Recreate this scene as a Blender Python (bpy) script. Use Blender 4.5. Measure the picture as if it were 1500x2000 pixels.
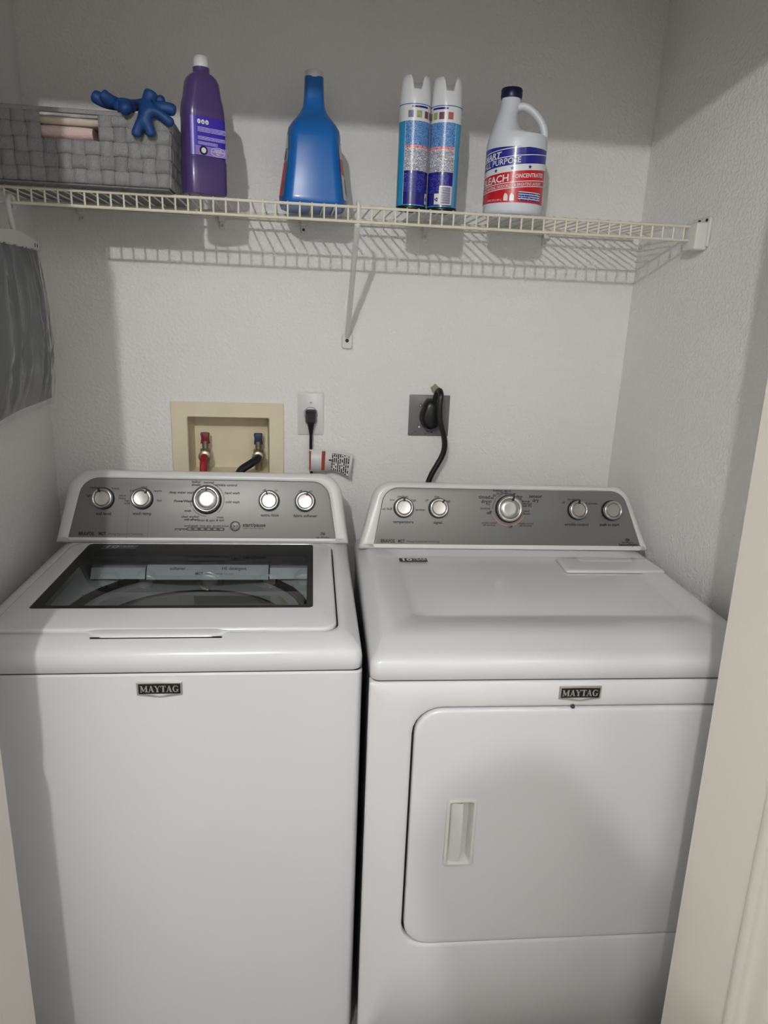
import bpy, bmesh, math, random
from math import sin, cos, pi, radians, sqrt
from mathutils import Vector, Matrix

for o in list(bpy.data.objects):
    bpy.data.objects.remove(o)
SC = bpy.context.scene
COL = SC.collection
random.seed(7)

# ------------------------------------------------------------------ camera
F_PX = 1369.8
yaw, pitch, roll = -0.1389, -0.2788, 0.0394
right = Vector((cos(yaw), sin(yaw), 0))
fwd = Vector((-sin(yaw) * cos(pitch), cos(yaw) * cos(pitch), sin(pitch)))
up = right.cross(fwd)
r2 = right * cos(roll) + up * sin(roll)
u2 = -right * sin(roll) + up * cos(roll)
cam_d = bpy.data.cameras.new('camera')
cam = bpy.data.objects.new('camera', cam_d)
COL.objects.link(cam)
m = Matrix((r2, u2, -fwd)).transposed().to_4x4()
m.translation = Vector((0.6664, -1.9068, 1.486))
cam.matrix_world = m
cam_d.sensor_fit = 'VERTICAL'
cam_d.sensor_height = 24.0
cam_d.lens = F_PX / 2000.0 * 24.0
cam_d.clip_start = 0.02
SC.camera = cam

# ------------------------------------------------------------------ world, light levels, exposure
w = bpy.data.worlds.new('world')
SC.world = w
w.use_nodes = True
w.node_tree.nodes['Background'].inputs[0].default_value = (0.5, 0.52, 0.55, 1)
w.node_tree.nodes['Background'].inputs[1].default_value = 0.02
SC.view_settings.view_transform = 'Standard'
SC.view_settings.look = 'None'
SC.view_settings.gamma = 1.0
SC.view_settings.use_curve_mapping = False
SC.view_settings.exposure = 0.64
BULB_W = 45.0        # hall ceiling bulb
FILL_W = 6.5        # second, wide hall lamp, added as soft fill
BULB_POS = (0.26, -2.70, 2.325)


# ------------------------------------------------------------------ helpers
def lin(c):
    c = c / 255.0
    return c / 12.92 if c <= 0.04045 else ((c + 0.055) / 1.055) ** 2.4


def rgb(r, g, b):
    return (lin(r), lin(g), lin(b), 1.0)


MATS = {}


def mat(name, col, rough=0.5, metal=0.0, coat=0.0, bump=None, var=None, spec=0.5, trans=0.0, alpha=1.0, sss=0.0, emit=0.0):
    """principled material; bump=(kind, scale, distance, strength); var=(scale, amount)"""
    m = bpy.data.materials.new(name)
    m.use_nodes = True
    nt = m.node_tree
    b = nt.nodes['Principled BSDF']
    b.inputs['Base Color'].default_value = col
    b.inputs['Roughness'].default_value = rough
    b.inputs['Metallic'].default_value = metal
    b.inputs['Coat Weight'].default_value = coat
    b.inputs['Coat Roughness'].default_value = 0.08
    b.inputs['Specular IOR Level'].default_value = spec
    b.inputs['Transmission Weight'].default_value = trans
    b.inputs['Alpha'].default_value = alpha
    if emit:
        b.inputs['Emission Color'].default_value = col
        b.inputs['Emission Strength'].default_value = emit
    tc = None
    if bump or var:
        tc = nt.nodes.new('ShaderNodeTexCoord')
    if var:
        n = nt.nodes.new('ShaderNodeTexNoise')
        n.inputs['Scale'].default_value = var[0]
        n.inputs['Detail'].default_value = 4
        nt.links.new(tc.outputs['Object'], n.inputs['Vector'])
        mx = nt.nodes.new('ShaderNodeMix')
        mx.data_type = 'RGBA'
        mx.inputs[6].default_value = tuple(min(1, c * (1 - var[1])) for c in col[:3]) + (1,)
        mx.inputs[7].default_value = tuple(min(1, c * (1 + var[1])) for c in col[:3]) + (1,)
        nt.links.new(n.outputs['Fac'], mx.inputs[0])
        nt.links.new(mx.outputs[2], b.inputs['Base Color'])
    if bump:
        kind, sc, dist, st = bump
        if kind == 'wave':
            t = nt.nodes.new('ShaderNodeTexWave')
            t.inputs['Scale'].default_value = sc
            t.inputs['Distortion'].default_value = 1.0
            out = t.outputs['Fac']
        else:
            t = nt.nodes.new('ShaderNodeTexNoise')
            t.inputs['Scale'].default_value = sc
            t.inputs['Detail'].default_value = 5
            out = t.outputs['Fac']
        nt.links.new(tc.outputs['Object'], t.inputs['Vector'])
        if kind == 'knock':
            r = nt.nodes.new('ShaderNodeValToRGB')
            r.color_ramp.elements[0].position = 0.44
            r.color_ramp.elements[1].position = 0.60
            nt.links.new(out, r.inputs['Fac'])
            out = r.outputs['Color']
        bp = nt.nodes.new('ShaderNodeBump')
        bp.inputs['Distance'].default_value = dist
        bp.inputs['Strength'].default_value = st
        nt.links.new(out, bp.inputs['Height'])
        nt.links.new(bp.outputs['Normal'], b.inputs['Normal'])
    MATS[name] = m
    return m


def print_mat(name, bg, ink, lines, gapscale, rough=0.3, cover=0.52, coord='UV'):
    """flat print: rows of tiny unreadable type (ink on bg), laid out in UV space"""
    m = mat(name, bg, rough)
    nt = m.node_tree
    b = nt.nodes['Principled BSDF']
    uv = nt.nodes.new('ShaderNodeTexCoord')
    sep = nt.nodes.new('ShaderNodeSeparateXYZ')
    nt.links.new(uv.outputs['UV'], sep.inputs[0])
    mul = nt.nodes.new('ShaderNodeMath'); mul.operation = 'MULTIPLY'; mul.inputs[1].default_value = lines
    nt.links.new(sep.outputs['Y'], mul.inputs[0])
    fr = nt.nodes.new('ShaderNodeMath'); fr.operation = 'FRACT'
    nt.links.new(mul.outputs[0], fr.inputs[0])
    fl = nt.nodes.new('ShaderNodeMath'); fl.operation = 'FLOOR'
    nt.links.new(mul.outputs[0], fl.inputs[0])
    gt = nt.nodes.new('ShaderNodeMath'); gt.operation = 'LESS_THAN'; gt.inputs[1].default_value = 0.6
    nt.links.new(fr.outputs[0], gt.inputs[0])
    comb = nt.nodes.new('ShaderNodeCombineXYZ')
    nt.links.new(sep.outputs['X'], comb.inputs['X'])
    nt.links.new(fl.outputs[0], comb.inputs['Y'])
    vm = nt.nodes.new('ShaderNodeVectorMath'); vm.operation = 'MULTIPLY'
    vm.inputs[1].default_value = (gapscale, 7.31, 0)
    nt.links.new(comb.outputs[0], vm.inputs[0])
    no = nt.nodes.new('ShaderNodeTexNoise'); no.inputs['Scale'].default_value = 1.0; no.inputs['Detail'].default_value = 3
    nt.links.new(vm.outputs[0], no.inputs['Vector'])
    g2 = nt.nodes.new('ShaderNodeMath'); g2.operation = 'LESS_THAN'; g2.inputs[1].default_value = cover
    nt.links.new(no.outputs['Fac'], g2.inputs[0])
    an = nt.nodes.new('ShaderNodeMath'); an.operation = 'MULTIPLY'
    nt.links.new(gt.outputs[0], an.inputs[0]); nt.links.new(g2.outputs[0], an.inputs[1])
    mx = nt.nodes.new('ShaderNodeMix'); mx.data_type = 'RGBA'
    mx.inputs[6].default_value = bg; mx.inputs[7].default_value = ink
    nt.links.new(an.outputs[0], mx.inputs[0])
    nt.links.new(mx.outputs[2], b.inputs['Base Color'])
    return m


def glass_mat(name, tint, refl=0.04, rough=0.0):
    m = bpy.data.materials.new(name)
    m.use_nodes = True
    nt = m.node_tree
    nt.nodes.remove(nt.nodes['Principled BSDF'])
    out = nt.nodes['Material Output']
    t = nt.nodes.new('ShaderNodeBsdfTransparent'); t.inputs[0].default_value = tint
    g = nt.nodes.new('ShaderNodeBsdfGlossy'); g.inputs['Roughness'].default_value = rough
    f = nt.nodes.new('ShaderNodeLayerWeight'); f.inputs[0].default_value = 0.5
    pw = nt.nodes.new('ShaderNodeMath'); pw.operation = 'POWER'; pw.inputs[1].default_value = 5.0
    nt.links.new(f.outputs['Facing'], pw.inputs[0])
    ma = nt.nodes.new('ShaderNodeMath'); ma.operation = 'MULTIPLY_ADD'; ma.inputs[1].default_value = 0.9; ma.inputs[2].default_value = refl
    nt.links.new(pw.outputs[0], ma.inputs[0])
    mx = nt.nodes.new('ShaderNodeMixShader')
    nt.links.new(ma.outputs[0], mx.inputs[0])
    nt.links.new(t.outputs[0], mx.inputs[1]); nt.links.new(g.outputs[0], mx.inputs[2])
    nt.links.new(mx.outputs[0], out.inputs[0])
    MATS[name] = m
    return m


class G:
    """geometry collector"""
    def __init__(s):
        s.v = []; s.f = []; s.uv = None

    def add(s, vf):
        v, f = vf[0], vf[1]
        o = len(s.v)
        s.v += [tuple(p) for p in v]
        s.f += [tuple(i + o for i in q) for q in f]
        return s

    def map(s, fn):
        s.v = [tuple(fn(*p)) for p in s.v]
        return s


def obj(name, g, material, parent=None, smooth=True, angle=32, uv=None):
    if not isinstance(g, G):
        g = G().add(g)
    me = bpy.data.meshes.new(name)
    me.from_pydata(g.v, [], g.f)
    me.update()
    bm = bmesh.new(); bm.from_mesh(me)
    bmesh.ops.recalc_face_normals(bm, faces=bm.faces)
    bm.to_mesh(me); bm.free()
    if smooth:
        me.polygons.foreach_set('use_smooth', [True] * len(me.polygons))
        me.set_sharp_from_angle(angle=radians(angle))
    if uv:
        ul = me.uv_layers.new(name='UVMap')
        for lp in me.loops:
            ul.data[lp.index].uv = uv[lp.vertex_index]
    me.materials.append(MATS[material] if isinstance(material, str) else material)
    o = bpy.data.objects.new(name, me)
    COL.objects.link(o)
    if parent:
        o.parent = parent
    return o


def obj_open(name, g, material, parent=None, smooth=True, uv=None):
    """like obj(), but keeps the face winding as given (open patches)"""
    if not isinstance(g, G):
        g = G().add(g)
    me = bpy.data.meshes.new(name)
    me.from_pydata(g.v, [], g.f); me.update()
    if smooth:
        me.polygons.foreach_set('use_smooth', [True] * len(me.polygons))
    if uv:
        ul = me.uv_layers.new(name='UVMap')
        for lp in me.loops:
            ul.data[lp.index].uv = uv[lp.vertex_index]
    me.materials.append(MATS[material] if isinstance(material, str) else material)
    o = bpy.data.objects.new(name, me); COL.objects.link(o)
    if parent:
        o.parent = parent
    return o


def thing(name, label, cat, loc=(0, 0, 0), rz=0.0, group=None):
    o = bpy.data.objects.new(name, None)
    COL.objects.link(o)
    o.empty_display_size = 0.05
    o.location = loc
    o.rotation_euler = (0, 0, rz)
    tag(o, label, cat, group)
    return o


def tag(o, label, cat, group=None):
    o['label'] = label; o['category'] = cat
    if group:
        o['group'] = group
    return o


def struct(o):
    o['kind'] = 'structure'
    return o


def box(x0, x1, y0, y1, z0, z1):
    v = [(x, y, z) for x in (x0, x1) for y in (y0, y1) for z in (z0, z1)]
    f = [(0, 1, 3, 2), (4, 6, 7, 5), (0, 4, 5, 1), (2, 3, 7, 6), (0, 2, 6, 4), (1, 5, 7, 3)]
    return v, f


def loft(loops, cap0=False, cap1=False, closed=True):
    n = len(loops[0]); v = []; f = []
    for L in loops:
        v += L
    for i in range(len(loops) - 1):
        a, b = i * n, (i + 1) * n
        for j in range(n if closed else n - 1):
            k = (j + 1) % n
            f.append((a + j, a + k, b + k, b + j))
    if cap0:
        f.append(tuple(range(n - 1, -1, -1)))
    if cap1:
        a = (len(loops) - 1) * n
        f.append(tuple(a + j for j in range(n)))
    return v, f


def roundpoly(cs, rs, n=8):
    """rounded polygon, same point count whatever the radii"""
    out = []; N = len(cs)
    for i in range(N):
        p0, p, p1 = Vector(cs[i - 1]), Vector(cs[i]), Vector(cs[(i + 1) % N])
        r = rs[i] if isinstance(rs, (list, tuple)) else rs
        a = (p0 - p).normalized(); b = (p1 - p).normalized()
        ang = a.angle(b)
        d = min(r / math.tan(ang / 2), (p0 - p).length * 0.49, (p1 - p).length * 0.49)
        rr = d * math.tan(ang / 2)
        cdir = (a + b).normalized()
        c = p + cdir * (rr / sin(ang / 2))
        s = p + a * d - c; e = p + b * d - c
        tot = pi - ang
        sg = 1 if s.x * e.y - s.y * e.x > 0 else -1
        for k in range(n + 1):
            t = tot * k / n * sg
            q = Vector((s.x * cos(t) - s.y * sin(t), s.x * sin(t) + s.y * cos(t))) + c
            out.append((q.x, q.y))
    return out


def rrect(x0, x1, y0, y1, r, n=6):
    return roundpoly([(x0, y0), (x1, y0), (x1, y1), (x0, y1)], r, n)


def at_z(pts, z):
    return [(p[0], p[1], z) for p in pts]


def at_y(pts, y):
    return [(p[0], y, p[1]) for p in pts]


def lathe(prof, seg=24, c=(0, 0), cap0=True, cap1=True):
    loops = [[(c[0] + r * cos(2 * pi * k / seg), c[1] + r * sin(2 * pi * k / seg), z) for k in range(seg)] for r, z in prof]
    return loft(loops, cap0, cap1)


def catmull(pts, sub=6):
    pts = [Vector(p) for p in pts]
    P = [pts[0] * 2 - pts[1]] + pts + [pts[-1] * 2 - pts[-2]]
    out = []
    for i in range(1, len(P) - 2):
        for k in range(sub):
            t = k / sub
            a, b, c, d = P[i - 1], P[i], P[i + 1], P[i + 2]
            out.append(0.5 * ((2 * b) + (c - a) * t + (2 * a - 5 * b + 4 * c - d) * t * t + (3 * b - a - 3 * c + d) * t ** 3))
    out.append(pts[-1])
    return out


def tube(pts, r, seg=8, caps=True):
    pts = [Vector(p) for p in pts]
    loops = []
    n0 = None
    for i, p in enumerate(pts):
        t = (pts[min(i + 1, len(pts) - 1)] - pts[max(i - 1, 0)]).normalized()
        if n0 is None:
            n0 = t.orthogonal().normalized()
        else:
            n0 = (n0 - t * n0.dot(t)).normalized()
        bn = t.cross(n0)
        rr = r[i] if isinstance(r, (list, tuple)) else r
        loops.append([tuple(p + n0 * (rr * cos(2 * pi * k / seg)) + bn * (rr * sin(2 * pi * k / seg))) for k in range(seg)])
    return loft(loops, caps, caps)


def bevbox(x0, x1, y0, y1, z0, z1, b=0.003, n=3):
    """box with rounded vertical edges and bevelled top and bottom"""
    R = lambda d, z: at_z(rrect(x0 + d, x1 - d, y0 + d, y1 - d, max(b - d, b * 0.3), n), z)
    return loft([R(b * 0.7, z0), R(0, z0 + b * 0.7), R(0, z1 - b * 0.7), R(b * 0.7, z1)], True, True)


_tc = {}


def text_geo(txt, size, align='CENTER', bold=0.0, shear=0.0, xs=1.0):
    key = (txt, align, bold, shear)
    if key not in _tc:
        cu = bpy.data.curves.new('txt', 'FONT')
        cu.body = txt; cu.size = 1.0; cu.align_x = align
        cu.offset = bold; cu.shear = shear; cu.resolution_u = 2
        cu.space_line = 0.85
        o = bpy.data.objects.new('txt', cu)
        COL.objects.link(o)
        me = bpy.data.meshes.new_from_object(o.evaluated_get(bpy.context.evaluated_depsgraph_get()))
        _tc[key] = ([tuple(v.co) for v in me.vertices], [tuple(p.vertices) for p in me.polygons])
        bpy.data.objects.remove(o); bpy.data.curves.remove(cu); bpy.data.meshes.remove(me)
    v, f = _tc[key]
    return [(p[0] * size * xs, (p[1] - 0.34) * size, 0) for p in v], f


def text_plane(items, fn):
    """items: (text, u, v, size, align, bold[, shear, xscale]); fn(u, v) -> 3d"""
    g = G()
    for it in items:
        t, u, v, s, al, bo = it[:6]
        sh = it[6] if len(it) > 6 else 0.0
        xs = it[7] if len(it) > 7 else 1.0
        V, Fc = text_geo(t, s, al, bo, sh, xs)
        g.add(([fn(u + p[0], v + p[1]) for p in V], Fc))
    return g


def skin_mesh(verts, edges, radii, sub=2, root=0):
    me = bpy.data.meshes.new('sk')
    me.from_pydata(verts, edges, []); me.update()
    o = bpy.data.objects.new('sk', me); COL.objects.link(o)
    mo = o.modifiers.new('skin', 'SKIN')
    mo.use_smooth_shade = True
    for i, sv in enumerate(me.skin_vertices[0].data):
        r = radii[i]
        sv.radius = r if isinstance(r, tuple) else (r, r)
        sv.use_root = (i == root)
    su = o.modifiers.new('sub', 'SUBSURF'); su.levels = sub; su.render_levels = sub
    ev = o.evaluated_get(bpy.context.evaluated_depsgraph_get())
    out = bpy.data.meshes.new_from_object(ev)
    bpy.data.objects.remove(o); bpy.data.meshes.remove(me)
    out.polygons.foreach_set('use_smooth', [True] * len(out.polygons))
    return out


def mesh_from(name, me, material, parent=None):
    me.name = name
    me.materials.clear(); me.materials.append(MATS[material])
    o = bpy.data.objects.new(name, me); COL.objects.link(o)
    if parent:
        o.parent = parent
    return o


# ------------------------------------------------------------------ materials
mat('wall_paint', rgb(244, 243, 241), 0.75, bump=('knock', 120, 0.0012, 0.7))
mat('hall_paint', rgb(234, 233, 230), 0.8)
mat('ceiling_paint', rgb(240, 240, 238), 0.85, bump=('noise', 60, 0.002, 0.4))
mat('floor_tile', rgb(140, 134, 126), 0.45, var=(6, 0.08))
mat('door_paint', rgb(234, 230, 220), 0.4, bump=('noise', 160, 0.0006, 0.35))
mat('trim_paint', rgb(236, 233, 225), 0.4)
mat('enamel', rgb(222, 223, 226), 0.22, coat=0.35)
mat('enamel_plastic', rgb(222, 222, 221), 0.3)
mat('seam_dark', rgb(60, 60, 62), 0.7)
mat('black', rgb(14, 14, 15), 0.45)
mat('rubber_black', rgb(16, 16, 18), 0.35)
mat('panel_grey', rgb(128, 127, 125), 0.42, metal=0.4, bump=('noise', 900, 0.0002, 0.25))
mat('drip', rgb(112, 111, 109), 0.5, metal=0.3)
mat('chrome', rgb(205, 203, 200), 0.16, metal=1.0)
mat('satin', rgb(196, 193, 189), 0.34, metal=0.85)
mat('ink', rgb(34, 34, 35), 0.6)
mat('ink_soft', rgb(72, 72, 72), 0.6)
mat('ink_white', rgb(232, 232, 236), 0.45)
mat('logo_black', rgb(18, 18, 26), 0.25)
mat('logo_silver', rgb(200, 198, 194), 0.28, metal=0.8)
mat('lid_dark', rgb(20, 19, 22), 0.42, spec=0.25)
mat('tub_plastic', rgb(168, 174, 174), 0.45)
mat('tub_steel', rgb(112, 115, 114), 0.42, metal=0.3)
mat('tub_ring', rgb(128, 132, 132), 0.4)
mat('grey_side', rgb(120, 122, 128), 0.35, metal=0.3)
mat('wire_vinyl', rgb(226, 222, 206), 0.4)
mat('bracket_white', rgb(228, 227, 222), 0.45)
mat('ivory', rgb(232, 222, 194), 0.55, var=(14, 0.08))
mat('ivory_stain', rgb(196, 178, 96), 0.7)
mat('plate_white', rgb(226, 225, 224), 0.35)
mat('plate_steel', rgb(128, 128, 130), 0.45, metal=0.35, var=(30, 0.12))
mat('brass', rgb(168, 160, 142), 0.35, metal=0.9)
mat('valve_red', rgb(120, 26, 32), 0.5)
mat('valve_blue', rgb(24, 44, 86), 0.5)
mat('hose_red', rgb(168, 34, 40), 0.4)
mat('hose_navy', rgb(22, 22, 34), 0.35)
mat('plaster_torn', rgb(170, 160, 138), 0.95, bump=('noise', 300, 0.003, 0.9))
mat('purple_plastic', rgb(80, 64, 118), 0.28, coat=0.2)
mat('purple_label', rgb(66, 44, 178), 0.3)
mat('lilac', rgb(150, 128, 206), 0.35)
mat('cap_white', rgb(226, 226, 228), 0.4)
mat('blue_plastic', rgb(22, 104, 184), 0.3, coat=0.15)
mat('blue_deep', rgb(18, 74, 140), 0.3)
mat('pink_print', rgb(206, 40, 78), 0.35, var=(60, 0.35))
mat('teal_print', rgb(90, 160, 180), 0.35, var=(50, 0.3))
mat('red_print', rgb(196, 22, 36), 0.35)
mat('can_white', rgb(226, 228, 232), 0.32)
mat('can_cyan', rgb(40, 154, 204), 0.25, coat=0.4, var=(12, 0.10))
mat('can_navy', rgb(26, 26, 128), 0.22, coat=0.4)
mat('can_base', rgb(50, 48, 46), 0.35, metal=0.8)
mat('nozzle', rgb(188, 188, 188), 0.5)
mat('jug_white', rgb(226, 230, 238), 0.35)
mat('jug_blue', rgb(34, 38, 146), 0.28, coat=0.3)
mat('jug_red', rgb(204, 20, 36), 0.28, coat=0.3)
mat('jug_paper', rgb(236, 238, 240), 0.3, coat=0.3)
mat('cap_navy', rgb(16, 22, 64), 0.35)
mat('strap', rgb(168, 168, 169), 0.9, bump=('wave', 260, 0.0010, 0.8), var=(420, 0.40))
mat('strap_dark', rgb(156, 156, 158), 0.9, bump=('wave', 240, 0.0010, 0.8), var=(420, 0.40))
mat('towel_pink', rgb(222, 196, 192), 0.95, bump=('noise', 260, 0.002, 0.7))
mat('cloth_beige', rgb(206, 196, 180), 0.95, bump=('noise', 260, 0.001, 0.6))
mat('glove_blue', rgb(16, 62, 122), 0.55, bump=('noise', 300, 0.0008, 0.4))
mat('hanger_plastic', rgb(214, 214, 212), 0.3)
mat('bag_cloth', rgb(126, 128, 132), 0.75, bump=('noise', 40, 0.003, 0.6))
mat('tag_paper', rgb(226, 226, 224), 0.4)
mat('tag_orange', rgb(158, 70, 50), 0.5)
mat('orange_line', rgb(206, 138, 100), 0.5)
mat('photo_a', rgb(120, 124, 148), 0.4, var=(140, 0.6))
mat('photo_b', rgb(150, 168, 110), 0.4, var=(140, 0.6))
mat('photo_c', rgb(120, 70, 80), 0.4, var=(140, 0.6))
mat('photo_d', rgb(170, 90, 86), 0.4, var=(140, 0.6))
mat('shirt_dark', rgb(52, 54, 62), 0.9)
mat('jeans', rgb(48, 58, 84), 0.9)
mat('skin', rgb(190, 146, 122), 0.55)
mat('hair', rgb(44, 34, 28), 0.7)
print_mat('can_text_blue', rgb(44, 112, 186), rgb(150, 190, 226), 26, 40, cover=0.50)
print_mat('can_text_white', rgb(226, 228, 234), rgb(70, 76, 110), 16, 34, cover=0.56)
print_mat('can_text_red', rgb(198, 96, 104), rgb(232, 196, 200), 3, 34, cover=0.52)
print_mat('can_text_navy', rgb(28, 26, 132), rgb(96, 100, 196), 15, 26, cover=0.46)
print_mat('barcode_print', rgb(226, 226, 234), rgb(40, 40, 96), 14, 0.2, cover=2.0)
print_mat('label_type', rgb(66, 44, 178), rgb(190, 184, 240), 4, 40, cover=0.60)
print_mat('warning_type', rgb(226, 226, 224), rgb(34, 34, 34), 9, 14, cover=0.56)
print_mat('danger_type', rgb(232, 234, 240), rgb(40, 48, 140), 4, 22, cover=0.62)
glass_mat('lid_glass', (0.86, 0.90, 0.91, 1), 0.045)
glass_mat('bulb_glass', (0.985, 0.98, 0.97, 1), 0.02)
glass_mat('clear_film', (0.93, 0.935, 0.94, 1), 0.035, 0.07)

# ------------------------------------------------------------------ room shell
XL, XR = 0.0543, 1.594
YF0, YF1 = -0.93, -1.05           # closet front wall, inner and outer face
ZH = 2.078                        # door header
ZC = 2.505
HX0, HX1, HY = -1.3, 3.0, -3.9    # hall outside the closet

g = G()
hx0, hx1, hz0, hz1 = 0.396, 0.612, 1.035, 1.199   # hole for the valve box
for b in ((XL - 0.1, hx0, 0, 0.12, 0, ZC), (hx1, XR + 0.1, 0, 0.12, 0, ZC), (hx0, hx1, 0, 0.12, hz1, ZC), (hx0, hx1, 0, 0.12, 0, hz0)):
    g.add(box(*b))
struct(obj('wall_back', g, 'wall_paint', smooth=False))
struct(obj('wall_left', box(XL - 0.1, XL, YF0, 0, 0, ZC), 'wall_paint', smooth=False))
struct(obj('wall_right', box(XR, XR + 0.1, YF0, 0, 0, ZC), 'wall_paint', smooth=False))
JL, JR = 0.150, 1.412             # door opening
g = G()
g.add(box(HX0, JL, YF1, YF0, 0, ZC)).add(box(JR, HX1, YF1, YF0, 0, ZC)).add(box(JL, JR, YF1, YF0, ZH, ZC))
struct(obj('wall_front', g, 'wall_paint', smooth=False))
struct(obj('wall_hall_left', box(HX0 - 0.1, HX0, HY, YF1, 0, ZC), 'hall_paint', smooth=False))
struct(obj('wall_hall_right', box(HX1, HX1 + 0.1, HY, YF1, 0, ZC), 'hall_paint', smooth=False))
struct(obj('wall_hall_back', box(HX0, HX1, HY - 0.1, HY, 0, ZC), 'hall_paint', smooth=False))
struct(obj('floor', box(HX0, HX1, HY, 0.0, -0.1, 0), 'floor_tile', smooth=False))
struct(obj('ceiling', box(HX0, HX1, HY, 0.0, ZC, ZC + 0.1), 'ceiling_paint', smooth=False))


# bifold door leaves folded back on both sides of the opening
def leaf(name, x0, x1, face, y0=-1.285, y1=-0.93, st=0.11):
    """face: x of the side that shows its mouldings (x0 or x1)"""
    z0, z1 = 0.012, 2.045
    o = obj(name, loft([[(x, p[0], p[1]) for p in rrect(y0 + d, y1 - d, z0 + d, z1 - d, 0.003, 2)]
                        for x, d in ((x0, 0.002), (x0 + 0.002, 0), (x1 - 0.002, 0), (x1, 0.002))], True, True), 'door_paint')
    struct(o)
    sg = -1 if face == x0 else 1
    for a, b in ((0.16, 0.905), (1.04, 1.86)):
        ya, yb = y0 + 0.10, y1 - st
        pr = [(0.0, 0.0004), (0.006, 0.005), (0.014, 0.0065), (0.02, 0.003), (0.026, 0.004), (0.033, 0.0015), (0.045, 0.0005), (0.07, 0.005)]
        loops = [[(face + sg * h, p[0], p[1]) for p in rrect(ya + d, yb - d, a + d, b - d, 0.001, 1)] for d, h in pr]
        obj('moulded_panel', loft(loops, False, True), 'door_paint', o, angle=50)
    return o


for d_ in (leaf('door_1', 1.291, 1.323, 1.291, -1.445, -1.052, 0.138), leaf('door_2', 1.331, 1.363, 1.363, -1.445, -1.052)):
    d_.rotation_euler = (0, -0.0225, 0)      # hangs a little out of plumb
    d_.location = (0.0232, 0, -0.029)
leaf('door_3', 0.205, 0.237, 0.237)
leaf('door_4', 0.164, 0.196, 0.164)
# casing round the opening on the hall side
g = G()
g.add(box(JL - 0.06, JL, YF1 - 0.015, YF1 - 0.0005, 0, ZH + 0.06)).add(box(JR, JR + 0.06, YF1 - 0.015, YF1 - 0.0005, 0, ZH + 0.06)).add(box(JL, JR, YF1 - 0.015, YF1 - 0.0005, ZH, ZH + 0.06))
struct(obj('trim_1', g, 'trim_paint', smooth=False))

# ------------------------------------------------------------------ hall lamps: the bulb and an added fill panel
lamp = thing('ceiling_lamp', 'bare bulb ceiling lamp in the hall behind the camera', 'lamp', (BULB_POS[0], BULB_POS[1], ZC))
obj('canopy', lathe([(0.06, -0.0005), (0.06, -0.012), (0.045, -0.022), (0.012, -0.028)], 24), 'cap_white', lamp)
obj('socket', lathe([(0.014, -0.02), (0.014, -0.09), (0.02, -0.095), (0.02, -0.132)], 16), 'cap_white', lamp)
BR = 0.030
obj('bulb', lathe([(BR * sin(pi * k / 12) + 0.0002, -0.18 - BR * cos(pi * k / 12)) for k in range(13)], 20), 'bulb_glass', lamp)
bl_ = bpy.data.lights.new('filament', 'POINT'); bl_.energy = BULB_W; bl_.shadow_soft_size = 0.022; bl_.color = (1.0, 0.99, 0.98)
bo_ = bpy.data.objects.new('filament', bl_); COL.objects.link(bo_); bo_.parent = lamp; bo_.location = (0, 0, -0.18)

PX, PY = 1.75, -2.9  # unseen panel, added to soften the bulb's shadows
fill_lamp = thing('fill_panel', 'wide square fill panel added on the hall ceiling behind the camera', 'lamp', (PX, PY, ZC))
obj('frame', loft([at_z(rrect(-d, d, -d, d, 0.02, 3), z) for d, z in ((0.34, -0.0005), (0.34, -0.04), (0.31, -0.045), (0.31, -0.03))], True, True), 'cap_white', fill_lamp)
al = bpy.data.lights.new('fill_glow', 'AREA'); al.shape = 'SQUARE'; al.size = 0.6; al.energy = FILL_W; al.color = (0.97, 0.98, 1.0)
ao = bpy.data.objects.new('fill_glow', al); COL.objects.link(ao); ao.parent = fill_lamp; ao.location = (0, 0, -0.05)

# ------------------------------------------------------------------ wire shelf
ZS = 1.7014
ZRAIL = 1.6664
shelf = thing('wire_shelf', 'long cream vinyl coated wire shelf across the back wall', 'shelf', (0.0, 0.0, ZS))
X0W = 0.128
WR = 0.0020
zc = -WR
prof = [(0, -0.012, zc), (0, -0.299, zc), (0, -0.3035, zc - 0.0015), (0, -0.305, zc - 0.006), (0, -0.305, -0.0345)]
wv = tube(prof, WR, 6)
first = None
for k in range(-2, 57):
    if first is None:
        first = obj('deck_wire', wv, 'wire_vinyl', shelf)
        o = first
    else:
        o = first.copy(); COL.objects.link(o); o.parent = shelf
    o.location = (X0W + k * 0.0254, 0, 0)
RR = 0.0031
xa, xb = XL + 0.004, 1.572
for (y, z) in ((-0.3055, -0.0060), (-0.3055, -0.0350), (-0.105, -0.0069), (-0.010, -0.0069)):
    obj('rail', tube([(xa, y, z), (xb, y, z)], RR, 8), 'wire_vinyl', shelf)
for x in (0.17, 0.50, 0.70, 1.01, 1.33):
    gg = G().add(bevbox(x - 0.008, x + 0.008, -0.022, -0.0005, -0.018, -0.001, 0.003)).add(bevbox(x - 0.006, x + 0.006, -0.008, -0.0005, -0.036, -0.015, 0.002))
    c = obj('wall_clip', gg, 'bracket_white', shelf)
    obj('screw', G().add(lathe([(0.0035, 0.0), (0.003, 0.0015)], 10)).map(lambda a, b, cc, x=x: (x + a, -0.0085 - cc, -0.027 + b)), 'seam_dark' if x == 0.70 else 'nozzle', c)
br = obj('end_bracket', G().add(bevbox(1.5625, 1.5935, -0.336, -0.285, -0.056, 0.001, 0.003)).add(bevbox(1.587, 1.5935, -0.343, -0.270, -0.050, 0.013, 0.0025)), 'bracket_white', shelf)
gg = G()
for y in (-0.330, -0.300):
    gg.add(box(1.5862, 1.5872, y - 0.005, y + 0.004, 0.0035, 0.0095))
obj('screw_slot', gg, 'black', br)
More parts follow.
